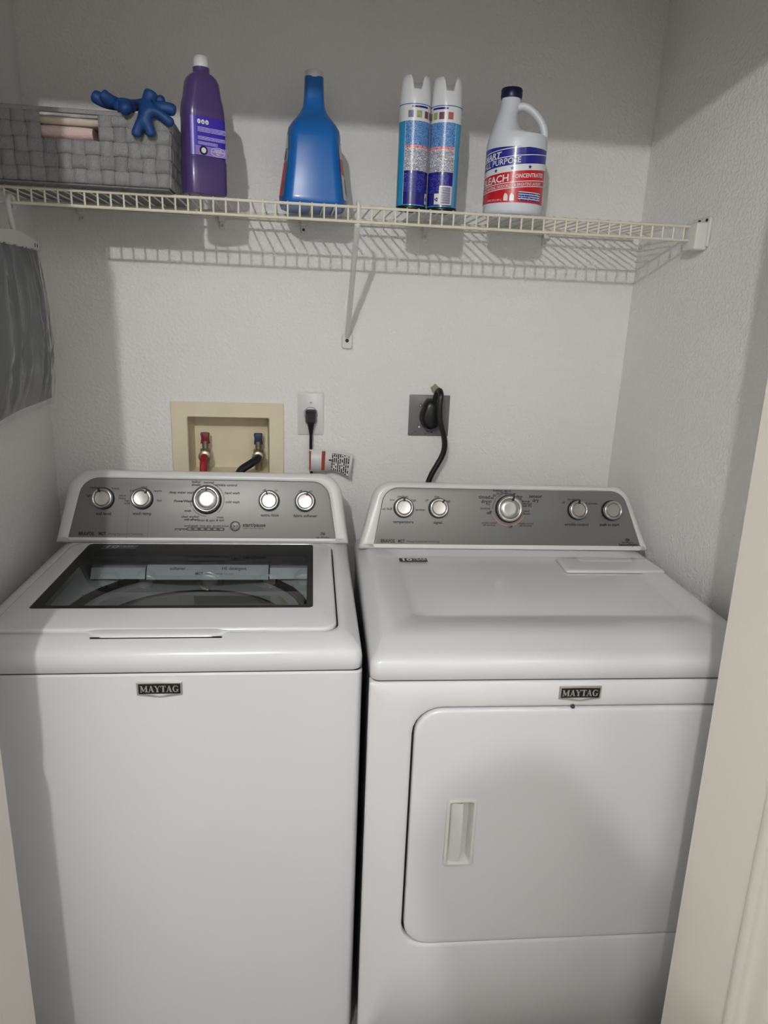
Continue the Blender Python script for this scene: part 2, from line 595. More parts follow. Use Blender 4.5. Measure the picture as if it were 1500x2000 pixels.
# diagonal support strut
bx_ = 0.810
A = Vector((bx_ - 0.001, -0.302, -0.038)); B = Vector((bx_ + 0.006, -0.004, -0.286))
d = (B - A).normalized(); sx = Vector((1, 0, 0)); nn = d.cross(sx).normalized()
loops = []
for P in (A, B):
    loops.append([tuple(P + sx * a + nn * b) for a, b in ((-0.0062, -0.003), (0.0062, -0.003), (0.0062, 0.003), (0.003, 0.006), (-0.003, 0.006), (-0.0062, 0.003))])
st = obj('support_strut', loft(loops, True, True), 'bracket_white', shelf, smooth=False)
obj('strut_hook', tube(catmull([(bx_, -0.300, -0.045), (bx_, -0.310, -0.02), (bx_, -0.3105, -0.002), (bx_, -0.300, 0.0045), (bx_, -0.29, 0.002)], 4), 0.004, 8), 'bracket_white', st)
ft = obj('strut_foot', G().add(loft([at_y(rrect(0.8015, 0.8305, -0.315, -0.277, 0.005, 4), -0.0005), at_y(rrect(0.8015, 0.8305, -0.315, -0.277, 0.005, 4), -0.006), at_y(rrect(0.804, 0.828, -0.3125, -0.2795, 0.004, 4), -0.009)], True, True)), 'bracket_white', st)
obj('screw_hole', G().add(lathe([(0.0048, 0), (0.0048, 0.0012)], 14)).map(lambda a, b, c: (0.8155 + a, -0.009 - c, -0.294 + b)), 'black', ft)

# ------------------------------------------------------------------ appliances: shared pieces
LEAN = radians(18)
CY, CZ = -0.137, 0.93


def fc(x, s, n=0.0):
    return (x, CY + s * sin(LEAN) - n * cos(LEAN), CZ + s * cos(LEAN) + n * sin(LEAN))


def outline(cs, rs, d, n, cnt=8):
    """console outline shrunk by d at height n above the leaning face"""
    cx = sum(c[0] for c in cs) / 4
    P = []
    for i, c in enumerate(cs):
        P.append((c[0] + (d if c[0] < cx else -d), c[1] + (d if i < 2 else -d)))
    return [fc(p[0], p[1], n) for p in roundpoly(P, [max(0.001, r - d) for r in rs], cnt)]


def console(root, cs, rs, pcs, prs):
    def back(d, y, zoff=0.0):
        pts = outline(cs, rs, d, 0)
        return [(p[0], y, p[2] + zoff) for p in pts]
    bottom = outline(cs, rs, 0.0, -0.02)
    loops = [back(0.045, -0.004, -0.01), back(0.034, -0.030, -0.006)]
    loops += [outline(cs, rs, 0.0, -0.022), outline(cs, rs, 0.0015, -0.010), outline(cs, rs, 0.006, -0.003), outline(cs, rs, 0.013, 0.0)]
    loops += [outline(pcs, prs, -0.0015, 0.0), outline(pcs, prs, 0.0, -0.0015)]
    obj('console_housing', loft(loops, True, False), 'enamel_plastic', root, angle=60)
    return obj('control_panel', loft([outline(pcs, prs, 0.0, -0.0016), outline(pcs, prs, 0.0012, -0.0006), outline(pcs, prs, 0.0026, -0.0002)], False, True), 'panel_grey', root, angle=60)


def ring_fn(x, s):
    """maps lathe coords (a, b, h) to the console face at (x, s)"""
    return lambda a, b, h: fc(x + a, s + b, h)


def knob(root, x, s, r, ang, pointer=True, face='satin'):
    fn = ring_fn(x, s)
    k = obj('dial_knob', G().add(lathe([(r * 1.06, -0.0005), (r * 1.06, 0.006), (r * 1.0, 0.009)], 36, cap0=False, cap1=True)).map(fn), 'rubber_black', root)
    obj('chrome_ring', G().add(lathe([(r * 0.99, 0.0085), (r * 0.99, 0.013), (r * 0.95, 0.0165), (r * 0.86, 0.0180), (r * 0.76, 0.0170), (r * 0.70, 0.0145), (r * 0.685, 0.0140)], 40, cap0=False, cap1=False)).map(fn), 'chrome', k, angle=60)
    obj('knob_face', G().add(lathe([(r * 0.69, 0.0125), (r * 0.68, 0.0150), (r * 0.645, 0.0165), (r * 0.4, 0.0160), (r * 0.15, 0.0158)], 36, cap0=False)).map(fn), face, k, angle=60)
    if pointer:
        a = radians(ang)
        pts = rrect(-0.0021, 0.0021, r * 0.60, r * 1.01, 0.0018, 3)
        pts = [(p[0] * cos(a) - p[1] * sin(a), p[0] * sin(a) + p[1] * cos(a)) for p in pts]
        obj('pointer', loft([[fc(x + p[0], s + p[1], h) for p in pts] for h in (0.014, 0.0192)], True, True), 'black', k, smooth=False)
    return k


def arc_line(x, s, r, a0, a1, wd=0.0005, n=40):
    lo = []
    for k in range(n + 1):
        a = radians(a0 + (a1 - a0) * k / n)
        lo.append([fc(x + q * cos(a), s + q * sin(a), 0.0004) for q in (r - wd, r + wd)])
    return loft(lo, closed=False)


def quadface(x0, x1, s0, s1, n=0.0005):
    return [fc(x0, s0, n), fc(x1, s0, n), fc(x1, s1, n), fc(x0, s1, n)], [(0, 1, 2, 3)]


def oval_ring(x, s, a, b, wd):
    lo = []
    for k in range(33):
        t = 2 * pi * k / 32
        lo.append([fc(x + (a - q) * cos(t), s + (b - q) * sin(t), 0.0005) for q in (0, wd)])
    return loft(lo, closed=False)


def serif_word(size, fn):
    """MAYTAG in bold slab-serif capitals, centred; fn(u, v) -> 3d"""
    g = G()
    h = size

    def poly(pts, ox):
        g.add(([fn(ox + p[0] * h, (p[1] - 0.5) * h) for p in pts], [tuple(range(len(pts)))]))

    def bar(x0, y0, x1, y1, wd, ox):
        poly([(x0 - wd / 2, y0), (x0 + wd / 2, y0), (x1 + wd / 2, y1), (x1 - wd / 2, y1)], ox)

    def ser(x, y, wd, ox):
        poly([(x - wd / 2, y), (x + wd / 2, y), (x + wd / 2, y + 0.09), (x - wd / 2, y + 0.09)], ox)
    widths = {'M': 1.08, 'A': 0.86, 'Y': 0.82, 'T': 0.76, 'G': 0.88}
    word = 'MAYTAG'
    tot = sum(widths[c] for c in word) * h
    ox = -tot / 2
    for c in word:
        if c == 'M':
            bar(0.14, 0, 0.14, 1, 0.10, ox); bar(0.86, 0, 0.86, 1, 0.22, ox)
            bar(0.16, 1, 0.48, 0.12, 0.22, ox); bar(0.84, 1, 0.48, 0.12, 0.10, ox)
            ser(0.14, 0, 0.28, ox); ser(0.86, 0, 0.36, ox); ser(0.10, 0.91, 0.26, ox); ser(0.90, 0.91, 0.28, ox)
        elif c == 'A':
            bar(0.12, 0, 0.40, 1, 0.09, ox); bar(0.66, 0, 0.40, 1, 0.22, ox)
            poly([(0.2, 0.28), (0.6, 0.28), (0.57, 0.38), (0.24, 0.38)], ox); ser(0.12, 0, 0.28, ox); ser(0.67, 0, 0.36, ox)
        elif c == 'Y':
            bar(0.40, 0, 0.40, 0.5, 0.22, ox); bar(0.40, 0.45, 0.12, 1, 0.20, ox); bar(0.42, 0.45, 0.70, 1, 0.09, ox)
            ser(0.40, 0, 0.38, ox); ser(0.13, 0.91, 0.34, ox); ser(0.70, 0.91, 0.26, ox)
        elif c == 'T':
            bar(0.38, 0, 0.38, 1, 0.22, ox); ser(0.38, 0.91, 0.70, ox); ser(0.38, 0, 0.38, ox)
            bar(0.06, 0.72, 0.06, 0.95, 0.06, ox); bar(0.70, 0.72, 0.70, 0.95, 0.06, ox)
        elif c == 'G':
            lo = []
            for k in range(17):
                a = radians(50 + 265 * k / 16)
                lo.append([fn(ox + (0.42 + q * cos(a) * 0.8) * h, (0.5 + q2 * sin(a) - 0.5) * h) for q, q2 in ((0.5, 0.52), (0.25, 0.42))])
            g.add(loft(lo, closed=False))
            bar(0.68, 0.06, 0.68, 0.42, 0.2, ox); ser(0.68, 0.36, 0.36, ox); bar(0.72, 0.68, 0.72, 0.98, 0.06, ox)
        ox += widths[c] * h
    return g


def badge(root, xc, zc, yf):
    """black brand plate with a silver frame on the front face y = yf"""
    hw, hh = 0.0385, 0.0125

    def shape(d, dz=0):
        return [(xc - hw + d, zc - hh + d), (xc, zc - hh - 0.005 + d), (xc + hw - d, zc - hh + d), (xc + hw - d, zc + hh - d), (xc, zc + hh + 0.0005 - d), (xc - hw + d, zc + hh - d)]
    fr = obj('brand_badge', loft([at_y(shape(0), yf + 0.0005), at_y(shape(0), yf - 0.0025), at_y(shape(0.001), yf - 0.0035), at_y(shape(0.003), yf - 0.0035), at_y(shape(0.003), yf - 0.0022)], True, False), 'logo_silver', root, smooth=False)
    obj('badge_plate', loft([at_y(rrect(xc - hw + 0.0032, xc + hw - 0.0032, zc - hh + 0.0032, zc + hh - 0.0030, 0.0006, 1), yf - 0.0024), at_y(rrect(xc - hw + 0.0032, xc + hw - 0.0032, zc - hh + 0.0032, zc + hh - 0.0030, 0.0006, 1), yf - 0.0032)], True, True), 'logo_black', fr, smooth=False)
    obj('badge_lettering', serif_word(0.0125, lambda u, v: (xc + u, yf - 0.0036, zc + v)), 'logo_silver', fr, smooth=False)


# ================================================================== washer
WW, WD = 0.6985, 0.660
washer = thing('washing_machine', 'white top loading washing machine with a dark framed glass lid', 'washing machine', (0.118, -0.11, 0), radians(-1.8))


def wl(dx, yb, yf, z, r=0.018):
    return at_z(rrect(dx, WW - dx, -yf, -yb, r, 6), z)


obj('cabinet', loft([wl(0.001, 0.0, WD - 0.004, 0.03, 0.012), wl(0, 0.0, WD - 0.002, 0.04, 0.012), wl(0, 0.0, WD, 0.60, 0.012), wl(0, 0.0, WD, 0.865, 0.012), wl(0.003, 0.003, WD - 0.003, 0.8685, 0.012)], True, False), 'enamel', washer)
obj('seam', loft([wl(0.004, 0.004, WD - 0.004, 0.868, 0.012), wl(0.004, 0.004, WD - 0.004, 0.873, 0.012)]), 'seam_dark', washer)
for fx in (0.06, WW - 0.06):
    for fy in (-0.06, -WD + 0.06):
        obj('foot', G().add(lathe([(0.022, 0.0), (0.022, 0.012), (0.012, 0.014), (0.012, 0.031)], 14)).map(lambda a, b, c, fx=fx, fy=fy: (fx + a, fy + b, c)), 'rubber_black', washer)
# top deck: rounded shell with the lid well
LX0, LX1, LY0, LY1 = 0.045, 0.653, 0.139, 0.612


def lidr(d, z, r=0.03):
    return at_z(rrect(LX0 + d, LX1 - d, -LY1 + d, -LY0 - d, max(r - d, 0.004), 6), z)


loops = [wl(0.002, 0.002, WD - 0.002, 0.871), wl(0.0, 0.0, WD + 0.001, 0.874), wl(0.0005, 0.0, WD + 0.001, 0.893), wl(0.003, 0.0, WD - 0.001, 0.9045), wl(0.008, 0.0, WD - 0.008, 0.9115), wl(0.016, 0.0, WD - 0.022, 0.9180), wl(0.026, 0.004, WD - 0.036, 0.9235), wl(0.034, 0.006, WD - 0.0435, 0.9255)]
loops += [lidr(-0.006, 0.9255), lidr(-0.0035, 0.924), lidr(-0.003, 0.905), lidr(0.02, 0.904), lidr(0.024, 0.900)]
obj('top_deck', loft(loops), 'enamel', washer, angle=50)
# black strip standing in for the shade in the lid gap
obj('lid_gap_shade', loft([lidr(-0.0032, 0.9105), lidr(0.012, 0.9102)]), 'black', washer, smooth=False)
# well, tub opening and wash basket
cxw, cyw, rw = 0.345, -0.362, 0.256


def circ(r, z, n=28, cx=None, cy=None):
    # same number and order of points as a rrect(n=6): 4 * 7
    out = []
    for q in range(4):
        for k in range(7):
            a = radians(-135 + 90 * q - 38.57 + 77.14 * k / 6)
            out.append(((cx if cx is not None else cxw) + r * cos(a), (cy if cy is not None else cyw) + r * sin(a), z))
    return out


obj('lid_well', loft([lidr(0.022, 0.9005), lidr(0.024, 0.893), at_z(rrect(0.03, 0.668, -0.646, -0.080, 0.05, 6), 0.868), circ(rw + 0.012, 0.862), circ(rw + 0.004, 0.858), circ(rw + 0.002, 0.853)]), 'tub_plastic', washer, angle=40)
tub = obj('wash_basket', G().add(lathe([(rw - 0.002, 0.835), (rw - 0.002, 0.80), (rw - 0.012, 0.79), (rw - 0.012, 0.47), (rw - 0.05, 0.44), (0.02, 0.43)], 48, (cxw, cyw), False, True)), 'tub_steel', washer, angle=40)
obj('tub_gap_shade', G().add(lathe([(rw + 0.003, 0.8555), (rw + 0.001, 0.838), (rw - 0.016, 0.836)], 48, (cxw, cyw), False, False)), 'black', washer, angle=40)  # black ring paints the shade between well and balance ring
obj('balance_ring', G().add(lathe([(rw - 0.014, 0.836), (rw - 0.016, 0.843), (rw - 0.022, 0.845), (rw - 0.034, 0.838), (rw - 0.036, 0.812), (rw - 0.012, 0.802)], 48, (cxw, cyw), False, False)), 'tub_ring', tub, angle=50)
obj('wash_plate', G().add(lathe([(0.16, 0.442), (0.15, 0.462), (0.06, 0.475), (0.045, 0.52), (0.02, 0.53)], 36, (cxw, cyw), False, True)), 'tub_ring', tub)
# dispenser panel under the glass
dp = obj('dispenser_panel', G().add(loft([[(x, y, z) for y, z in ((-0.165, 0.898), (-0.194, 0.896), (-0.211, 0.876), (-0.213, 0.866))] for x in (0.225, 0.505)], closed=False)), 'tub_plastic', washer, smooth=False)


def disp(u, v):
    t = v / 0.026
    return (u, -0.194 - 0.017 * (1 - t) - 0.0008, 0.896 - 0.020 * (1 - t) + 0.0006)


obj('dispenser_lettering', text_plane([('softener', 0.295, 0.017, 0.0105, 'CENTER', 0.02), ('HE detergent', 0.425, 0.017, 0.0105, 'CENTER', 0.02), ('MCT', 0.345, 0.004, 0.009, 'CENTER', 0.03), ('Maytag Commercial Technology', 0.392, 0.004, 0.005, 'CENTER', 0.0)], disp), 'ink_soft', dp, smooth=False)
for x0, x1 in ((0.10, 0.222), (0.508, 0.60)):
    obj('dispenser_wing', G().add(loft([[(x, y, z) for y, z in ((-0.165, 0.894), (-0.198, 0.890), (-0.214, 0.868))] for x in (x0, x1)], closed=False)), 'tub_plastic', washer, smooth=False)

# lid: white frame, black border, clear glass
lid = obj('lid', loft([lidr(0.001, 0.915), lidr(0.0, 0.917), lidr(0.0, 0.927), lidr(0.0012, 0.9300), lidr(0.005, 0.9318),
                       at_z(rrect(0.083, 0.610, -0.524, -0.1435, 0.010, 6), 0.9318), at_z(rrect(0.084, 0.609, -0.523, -0.1445, 0.009, 6), 0.9300), at_z(rrect(0.084, 0.609, -0.523, -0.1445, 0.009, 6), 0.915)]), 'enamel', washer, angle=50)
obj('glass_border', loft([at_z(rrect(0.0842, 0.6088, -0.5228, -0.1447, 0.009, 6), 0.9165), at_z(rrect(0.0842, 0.6088, -0.5228, -0.1447, 0.009, 6), 0.9306), at_z(rrect(0.106, 0.597, -0.508, -0.226, 0.008, 6), 0.9306), at_z(rrect(0.106, 0.597, -0.508, -0.226, 0.008, 6), 0.9165)]), 'lid_dark', lid, smooth=False)
obj('glass_pane', loft([at_z(rrect(0.1062, 0.5968, -0.5078, -0.2262, 0.008, 6), 0.9302)], False, True), 'lid_glass', lid, smooth=False)
# hand grip at the front of the lid
gx0, gx1 = 0.205, 0.470
N_ = 24
lo = []
for y, z in ((-0.6065, 0.9292), (-0.612, 0.9302), (-0.624, 0.9285), (-0.6300, 0.9262), (-0.6305, 0.9236), (-0.627, 0.9232)):
    row = []
    for k in range(N_ + 1):
        t = k / N_
        e_ = min(1.0, min(t, 1 - t) * 7)
        e_ = e_ * e_ * (3 - 2 * e_)
        row.append((gx0 + (gx1 - gx0) * t, -0.6065 + (y + 0.6065) * (0.15 + 0.85 * e_), 0.9250 + (z - 0.9250) * (0.55 + 0.45 * e_)))
    lo.append(row)
obj('lid_grip', loft(lo, closed=False), 'enamel', lid, angle=60)
obj('grip_shade', loft([[(gx0 + 0.02, -0.6298, 0.9245), (gx1 - 0.02, -0.6298, 0.9245)], [(gx0 + 0.02, -0.6300, 0.9205), (gx1 - 0.02, -0.6300, 0.9205)]], closed=False), 'black', lid, smooth=False)  # black strip painted in as the shade under the grip


def flat(z):
    return lambda u, v: (u, v, z)


# 10 YEAR sticker on the lid
stk = obj('year_sticker', loft([at_z([(0.118, -0.181), (0.196, -0.181), (0.200, -0.156), (0.122, -0.156)], 0.93075)], False, True), 'logo_black', lid, smooth=False)
obj('sticker_lettering', text_plane([('10', 0.139, -0.167, 0.026, 'CENTER', 0.03, 0.15, 1.25), ('YEAR', 0.173, -0.164, 0.0125, 'CENTER', 0.02, 0.15, 1.1), ('WARRANTY', 0.173, -0.172, 0.006, 'CENTER', 0.0, 0.15, 1.0)], flat(0.931)).add(loft([at_z([(0.119, -0.180), (0.195, -0.180), (0.1952, -0.1785), (0.1192, -0.1785)], 0.931)], False, True)), 'tub_ring', stk, smooth=False)

wcs = [(0.000, 0.0), (0.6985, 0.0), (0.673, 0.175), (0.034, 0.177)]
wrs = [0.004, 0.004, 0.058, 0.062]
wpc = [(0.030, 0.008), (0.666, 0.008), (0.644, 0.1535), (0.063, 0.1565)]
wpr = [0.006, 0.006, 0.044, 0.048]
pan = console(washer, wcs, wrs, wpc, wpr)
knob(washer, 0.111, 0.106, 0.0245, 18)
knob(washer, 0.201, 0.107, 0.0245, -38)
knob(washer, 0.353, 0.106, 0.0330, 0)
knob(washer, 0.502, 0.105, 0.0240, 16)
knob(washer, 0.589, 0.104, 0.0240, -16)
L = 'CENTER'
T = [('soil level', .112, .070, .0100, L, .022), ('wash temp', .201, .071, .0100, L, .022), ('extra rinse', .504, .070, .0098, L, .022), ('fabric softener', .590, .069, .0098, L, .022),
     ('medium', .091, .132, .0080, L, .01), ('heavy', .138, .131, .0080, L, .01), ('light', .078, .113, .0080, L, .01), ('extra\nheavy', .154, .114, .0076, L, .01),
     ('cool', .205, .135, .0080, L, .01), ('cold', .178, .126, .0080, L, .01), ('warm', .237, .126, .0080, L, .01), ('hot', .241, .103, .0080, L, .01), ('tap\ncold', .165, .102, .0076, L, .01),
     ('bulky/\nsheets', .327, .149, .0085, L, .022), ('normal', .357, .148, .0085, L, .022), ('wrinkle control', .398, .142, .0085, L, .022), ('deep water wash', .293, .123, .0085, L, .022), ('hand wash', .413, .123, .0085, L, .022),
     ('PowerWash', .296, .102, .0085, L, .03, .2), ('cold wash', .414, .101, .0085, L, .015), ('soak', .308, .079, .0085, L, .022), ('clean washer', .314, .0645, .0082, L, .015), ('with affresh', .316, .0575, .0072, L, .03, .2),
     ('drain & spin', .352, .056, .0085, L, .015), ('rinse\n& spin', .385, .0635, .0080, L, .015),
     ('progress', .2915, .035, .0078, L, .022), ('sensing', .310, .0425, .0070, L, .015), ('wash', .326, .0425, .0070, L, .015), ('rinse', .343, .0425, .0070, L, .01), ('spin', .358, .0425, .0070, L, .015), ('done', .374, .0425, .0070, L, .015), ('lid locked', .393, .0425, .0062, L, .015),
     ('start/pause', .4385, .0455, .0125, 'LEFT', .028), ('hold 3 sec. to cancel', .4395, .0375, .0060, 'LEFT', 0),
     ('off', .490, .131, .0075, L, .01), ('on', .519, .131, .0075, L, .01), ('off', .577, .130, .0075, L, .01), ('on', .603, .130, .0075, L, .01),
     ('BRAVOS', .055, .022, .0118, 'LEFT', .03, 0, .80), ('MCT', .1015, .022, .0110, 'LEFT', .03, 0, .72), ('Maytag Commercial Technology', .1235, .0215, .0062, 'LEFT', .0), ('high efficiency', .633, .0165, .0058, L, .015), ('he', .633, .0255, .0085, L, .03, .3)]
obj('panel_lettering', text_plane(T, lambda u, v: fc(u, v, 0.0004)).add(oval_ring(.633, .0245, .0062, .0042, .0007)).add(arc_line(.353, .106, .0405, 70, -50)).add(arc_line(.353, .106, .0405, 215, 268)).add(arc_line(.353, .106, .0405, 190, 205)), 'ink', pan, smooth=False)
gg = G()
for xa_, xb_, sa_, sb_ in ((.1745, .1650, .152, .012), (.2165, .2135, .066, .012)):
    gg.add(([fc(xa_, sa_, .0003), fc(xa_ + .0011, sa_, .0003), fc(xb_ + .0011, sb_, .0003), fc(xb_, sb_, .0003)], [(0, 1, 2, 3)]))
obj('drip_mark', gg, 'drip', pan, smooth=False)['kind'] = 'stuff'
obj('progress_bar', loft([[fc(p[0], p[1], h) for p in rrect(.305, .396, .0305, .0385, .004, 4)] for h in (0, .0012)], False, True), 'ink_soft', pan, smooth=False)
gg = G()
for k in range(6):
    xx = .313 + k * .0150
    gg.add(([fc(xx + .0045 * cos(a), .0345 + .0016 * sin(a), .0014) for a in [2 * pi * q / 12 for q in range(12)]], [tuple(range(12))]))
obj('progress_light', gg, 'panel_grey', pan, smooth=False)
bt = obj('start_button', G().add(lathe([(.0128, 0), (.0128, .0015), (.0118, .002), (.0112, .0015), (.0108, .004), (.0095, .0048), (.003, .005)], 28, cap0=False)).map(ring_fn(.421, .042)), 'panel_grey', pan, angle=40)
gg = G().add(([fc(.4175, .0455, .0054), fc(.4175, .0385, .0054), fc(.4225, .042, .0054)], [(0, 1, 2)])).add(quadface(.4235, .4245, .0388, .0452, .0054)).add(quadface(.4258, .4268, .0388, .0452, .0054))
obj('play_pause_mark', gg, 'black', bt, smooth=False)
badge(washer, 0.3455, 0.8415, -WD)

# ================================================================== dryer
DW, DD = 0.737, 0.662
dryer = thing('clothes_dryer', 'white front loading clothes dryer with a recessed door pull', 'dryer', (0.833, -0.17, 0), radians(-2.5))


def dl(dx, yb, yf, z, r=0.016):
    return at_z(rrect(dx, DW - dx, -yf, -yb, r, 6), z)


DOOR = (0.083, 0.690, 0.292, 0.813)


def front_loop(pts, y):
    return at_y(pts, y)


# cabinet: sides and back, front panel with the door recess
obj('cabinet', loft([dl(0.004, 0.0, DD - 0.016, 0.025, 0.006), dl(0.004, 0.0, DD - 0.016, 0.868, 0.006)], True, True), 'grey_side', dryer)
fo = rrect(0.0, DW, 0.03, 0.8675, 0.004, 6)
hole = rrect(DOOR[0] - 0.0045, DOOR[1] + 0.003, DOOR[2] - 0.003, DOOR[3] + 0.003, 0.052, 6)
obj('front_panel', loft([at_y(fo, -DD + 0.022), at_y(fo, -DD + 0.003), at_y(rrect(0.003, DW - 0.003, 0.033, 0.8645, 0.004, 6), -DD),
                         at_y(rrect(DOOR[0] - 0.012, DOOR[1] + 0.010, DOOR[2] - 0.011, DOOR[3] + 0.010, 0.058, 6), -DD), at_y(rrect(DOOR[0] - 0.0062, DOOR[1] + 0.0048, DOOR[2] - 0.005, DOOR[3] + 0.005, 0.054, 6), -DD + 0.0015), at_y(hole, -DD + 0.005), at_y(hole, -DD + 0.0145)]), 'enamel', dryer, angle=50)
obj('seam', loft([dl(0.005, 0.004, DD - 0.005, 0.865, 0.012), dl(0.005, 0.004, DD - 0.005, 0.873, 0.012)]), 'seam_dark', dryer)
for fx in (0.06, DW - 0.06):
    for fy in (-0.06, -DD + 0.07):
        obj('foot', G().add(lathe([(0.022, 0.0), (0.022, 0.012), (0.012, 0.014), (0.012, 0.026)], 14)).map(lambda a, b, c, fx=fx, fy=fy: (fx + a, fy + b, c)), 'rubber_black', dryer)
obj('door_gap_shade', loft([at_y(rrect(DOOR[0] - 0.005, DOOR[1] + 0.004, DOOR[2] - 0.004, DOOR[3] + 0.004, 0.052, 6), -DD + 0.0140)], False, True), 'black', dryer, smooth=False)  # black sheet stands in for the shade in the gap round the door
# door with a pocket for the pull
HX = (0.1500, 0.2070, 0.4790, 0.6280)
dloop = lambda d, y, r=0.05: at_y(rrect(DOOR[0] + d, DOOR[1] - d, DOOR[2] + d, DOOR[3] - d, r, 6), y)
hl = lambda d, y, r=0.006: at_y(rrect(HX[0] + d, HX[1] - d, HX[2] + d, HX[3] - d, r, 6), y)
ddoor = obj('door', loft([dloop(0.0, -DD + 0.0138), dloop(0.0, -DD + 0.002), dloop(0.0015, -DD - 0.001), dloop(0.005, -DD - 0.0022), dloop(0.012, -DD - 0.0025), hl(0.003, -DD - 0.0025), hl(0.003, -DD + 0.010)]), 'enamel', dryer, angle=50)
pl = obj('door_pull', loft([hl(0.0005, -DD - 0.0022), hl(0.0005, -DD - 0.0048), hl(0.0025, -DD - 0.0058), hl(0.0055, -DD - 0.0058), hl(0.0075, -DD - 0.0030), hl(0.009, -DD + 0.006), hl(0.012, -DD + 0.012)], False, True), 'enamel_plastic', ddoor, angle=40)
lo = []
for k in range(9):
    t = k / 8
    z = HX[2] + 0.010 + (HX[3] - HX[2] - 0.021) * t
    lo.append([(HX[0] + 0.0085 + 0.0225 * u, -DD + 0.004 - 0.0125 * sin(pi * (0.5 * u + 0.02)) * (0.55 + 0.45 * min(1, 4 * min(t, 1 - t))), z) for u in [q / 6 for q in range(7)]])
lo2 = [[(p[0], -DD + 0.0115, p[2]) for p in r] for r in lo]
gg = G().add(loft([a + b[::-1] for a, b in zip(lo, lo2)], True, True))
obj('pull_lip', gg, 'enamel_plastic', pl, angle=50)
obj('strike_pin', G().add(lathe([(0.0042, 0), (0.0035, 0.003), (0.002, 0.0045)], 12)).map(lambda a, b, c: (0.366 + a, -DD - 0.0005 - c, 0.8175 + b)), 'seam_dark', dryer)
# top
def dtop(x0, x1, yf, yb, z, r):
    return at_z(rrect(x0, x1, -yf, -yb, r, 6), z)


loops = [dl(0.002, 0.002, DD - 0.002, 0.871), dl(0.0, 0.0, DD + 0.001, 0.874), dl(0.0, 0.0, DD + 0.001, 0.896), dl(0.002, 0.0, DD - 0.001, 0.9045), dl(0.006, 0.001, DD - 0.006, 0.9105), dl(0.014, 0.002, DD - 0.022, 0.9165), dl(0.022, 0.004, DD - 0.05, 0.9222), dl(0.028, 0.006, DD - 0.062, 0.9255), dl(0.036, 0.01, DD - 0.07, 0.9262),
         dtop(0.088, 0.662, 0.522, 0.15, 0.9262, 0.03), dtop(0.093, 0.657, 0.516, 0.155, 0.9222, 0.026), dtop(0.110, 0.640, 0.500, 0.165, 0.9228, 0.02)]
obj('top_panel', loft(loops, False, True), 'enamel', dryer, angle=50)
# lint screen door
ll = lambda d, z, r=0.006: at_z(roundpoly([(0.478 + d, -0.272 + d), (0.712 - d, -0.272 + d), (0.706 - d, -0.186 - d), (0.482 + d, -0.186 - d)], r, 6), z)
lint = obj('lint_screen_door', loft([ll(-0.002, 0.9240), ll(-0.001, 0.9285), ll(0.0015, 0.9298), ll(0.006, 0.9300), at_z(rrect(0.528, 0.664, -0.214, -0.188, 0.004, 6), 0.9300), at_z(rrect(0.530, 0.662, -0.212, -0.190, 0.004, 6), 0.9268)], False, False), 'enamel', dryer, angle=40)
obj('lint_grip', loft([at_z(rrect(0.5295, 0.6625, -0.2125, -0.1895, 0.004, 6), 0.9270), at_z(rrect(0.534, 0.658, -0.209, -0.192, 0.003, 6), 0.9284)], False, True), 'cap_white', lint)
stk = obj('year_sticker', loft([at_z([(0.097, -0.212), (0.163, -0.212), (0.163, -0.190), (0.097, -0.190)], 0.9268)], False, True), 'logo_black', dryer, smooth=False)
obj('sticker_lettering', text_plane([('10', 0.114, -0.201, 0.021, 'CENTER', 0.03, 0, 1.3), ('YEAR', 0.145, -0.1975, 0.0105, 'CENTER', 0.02, 0, 1.3), ('WARRANTY', 0.145, -0.206, 0.006, 'CENTER', 0.0, 0, 1.0)], flat(0.9271)), 'ink_white', stk, smooth=False)
dcs = [(0.003, 0.0), (0.738, 0.0), (0.680, 0.163), (0.046, 0.1675)]
drs = [0.004, 0.004, 0.050, 0.052]
dpc = [(0.040, 0.006), (0.717, 0.004), (0.668, 0.1495), (0.067, 0.1515)]
dpr = [0.005, 0.005, 0.042, 0.042]
pan = console(dryer, dcs, drs, dpc, dpr)
knob(dryer, 0.113, 0.102, 0.0235, 0)
knob(dryer, 0.199, 0.102, 0.0235, -32)
knob(dryer, 0.375, 0.1025, 0.0325, -17)
knob(dryer, 0.549, 0.102, 0.0235, 0)
knob(dryer, 0.637, 0.102, 0.0240, 0, pointer=False)
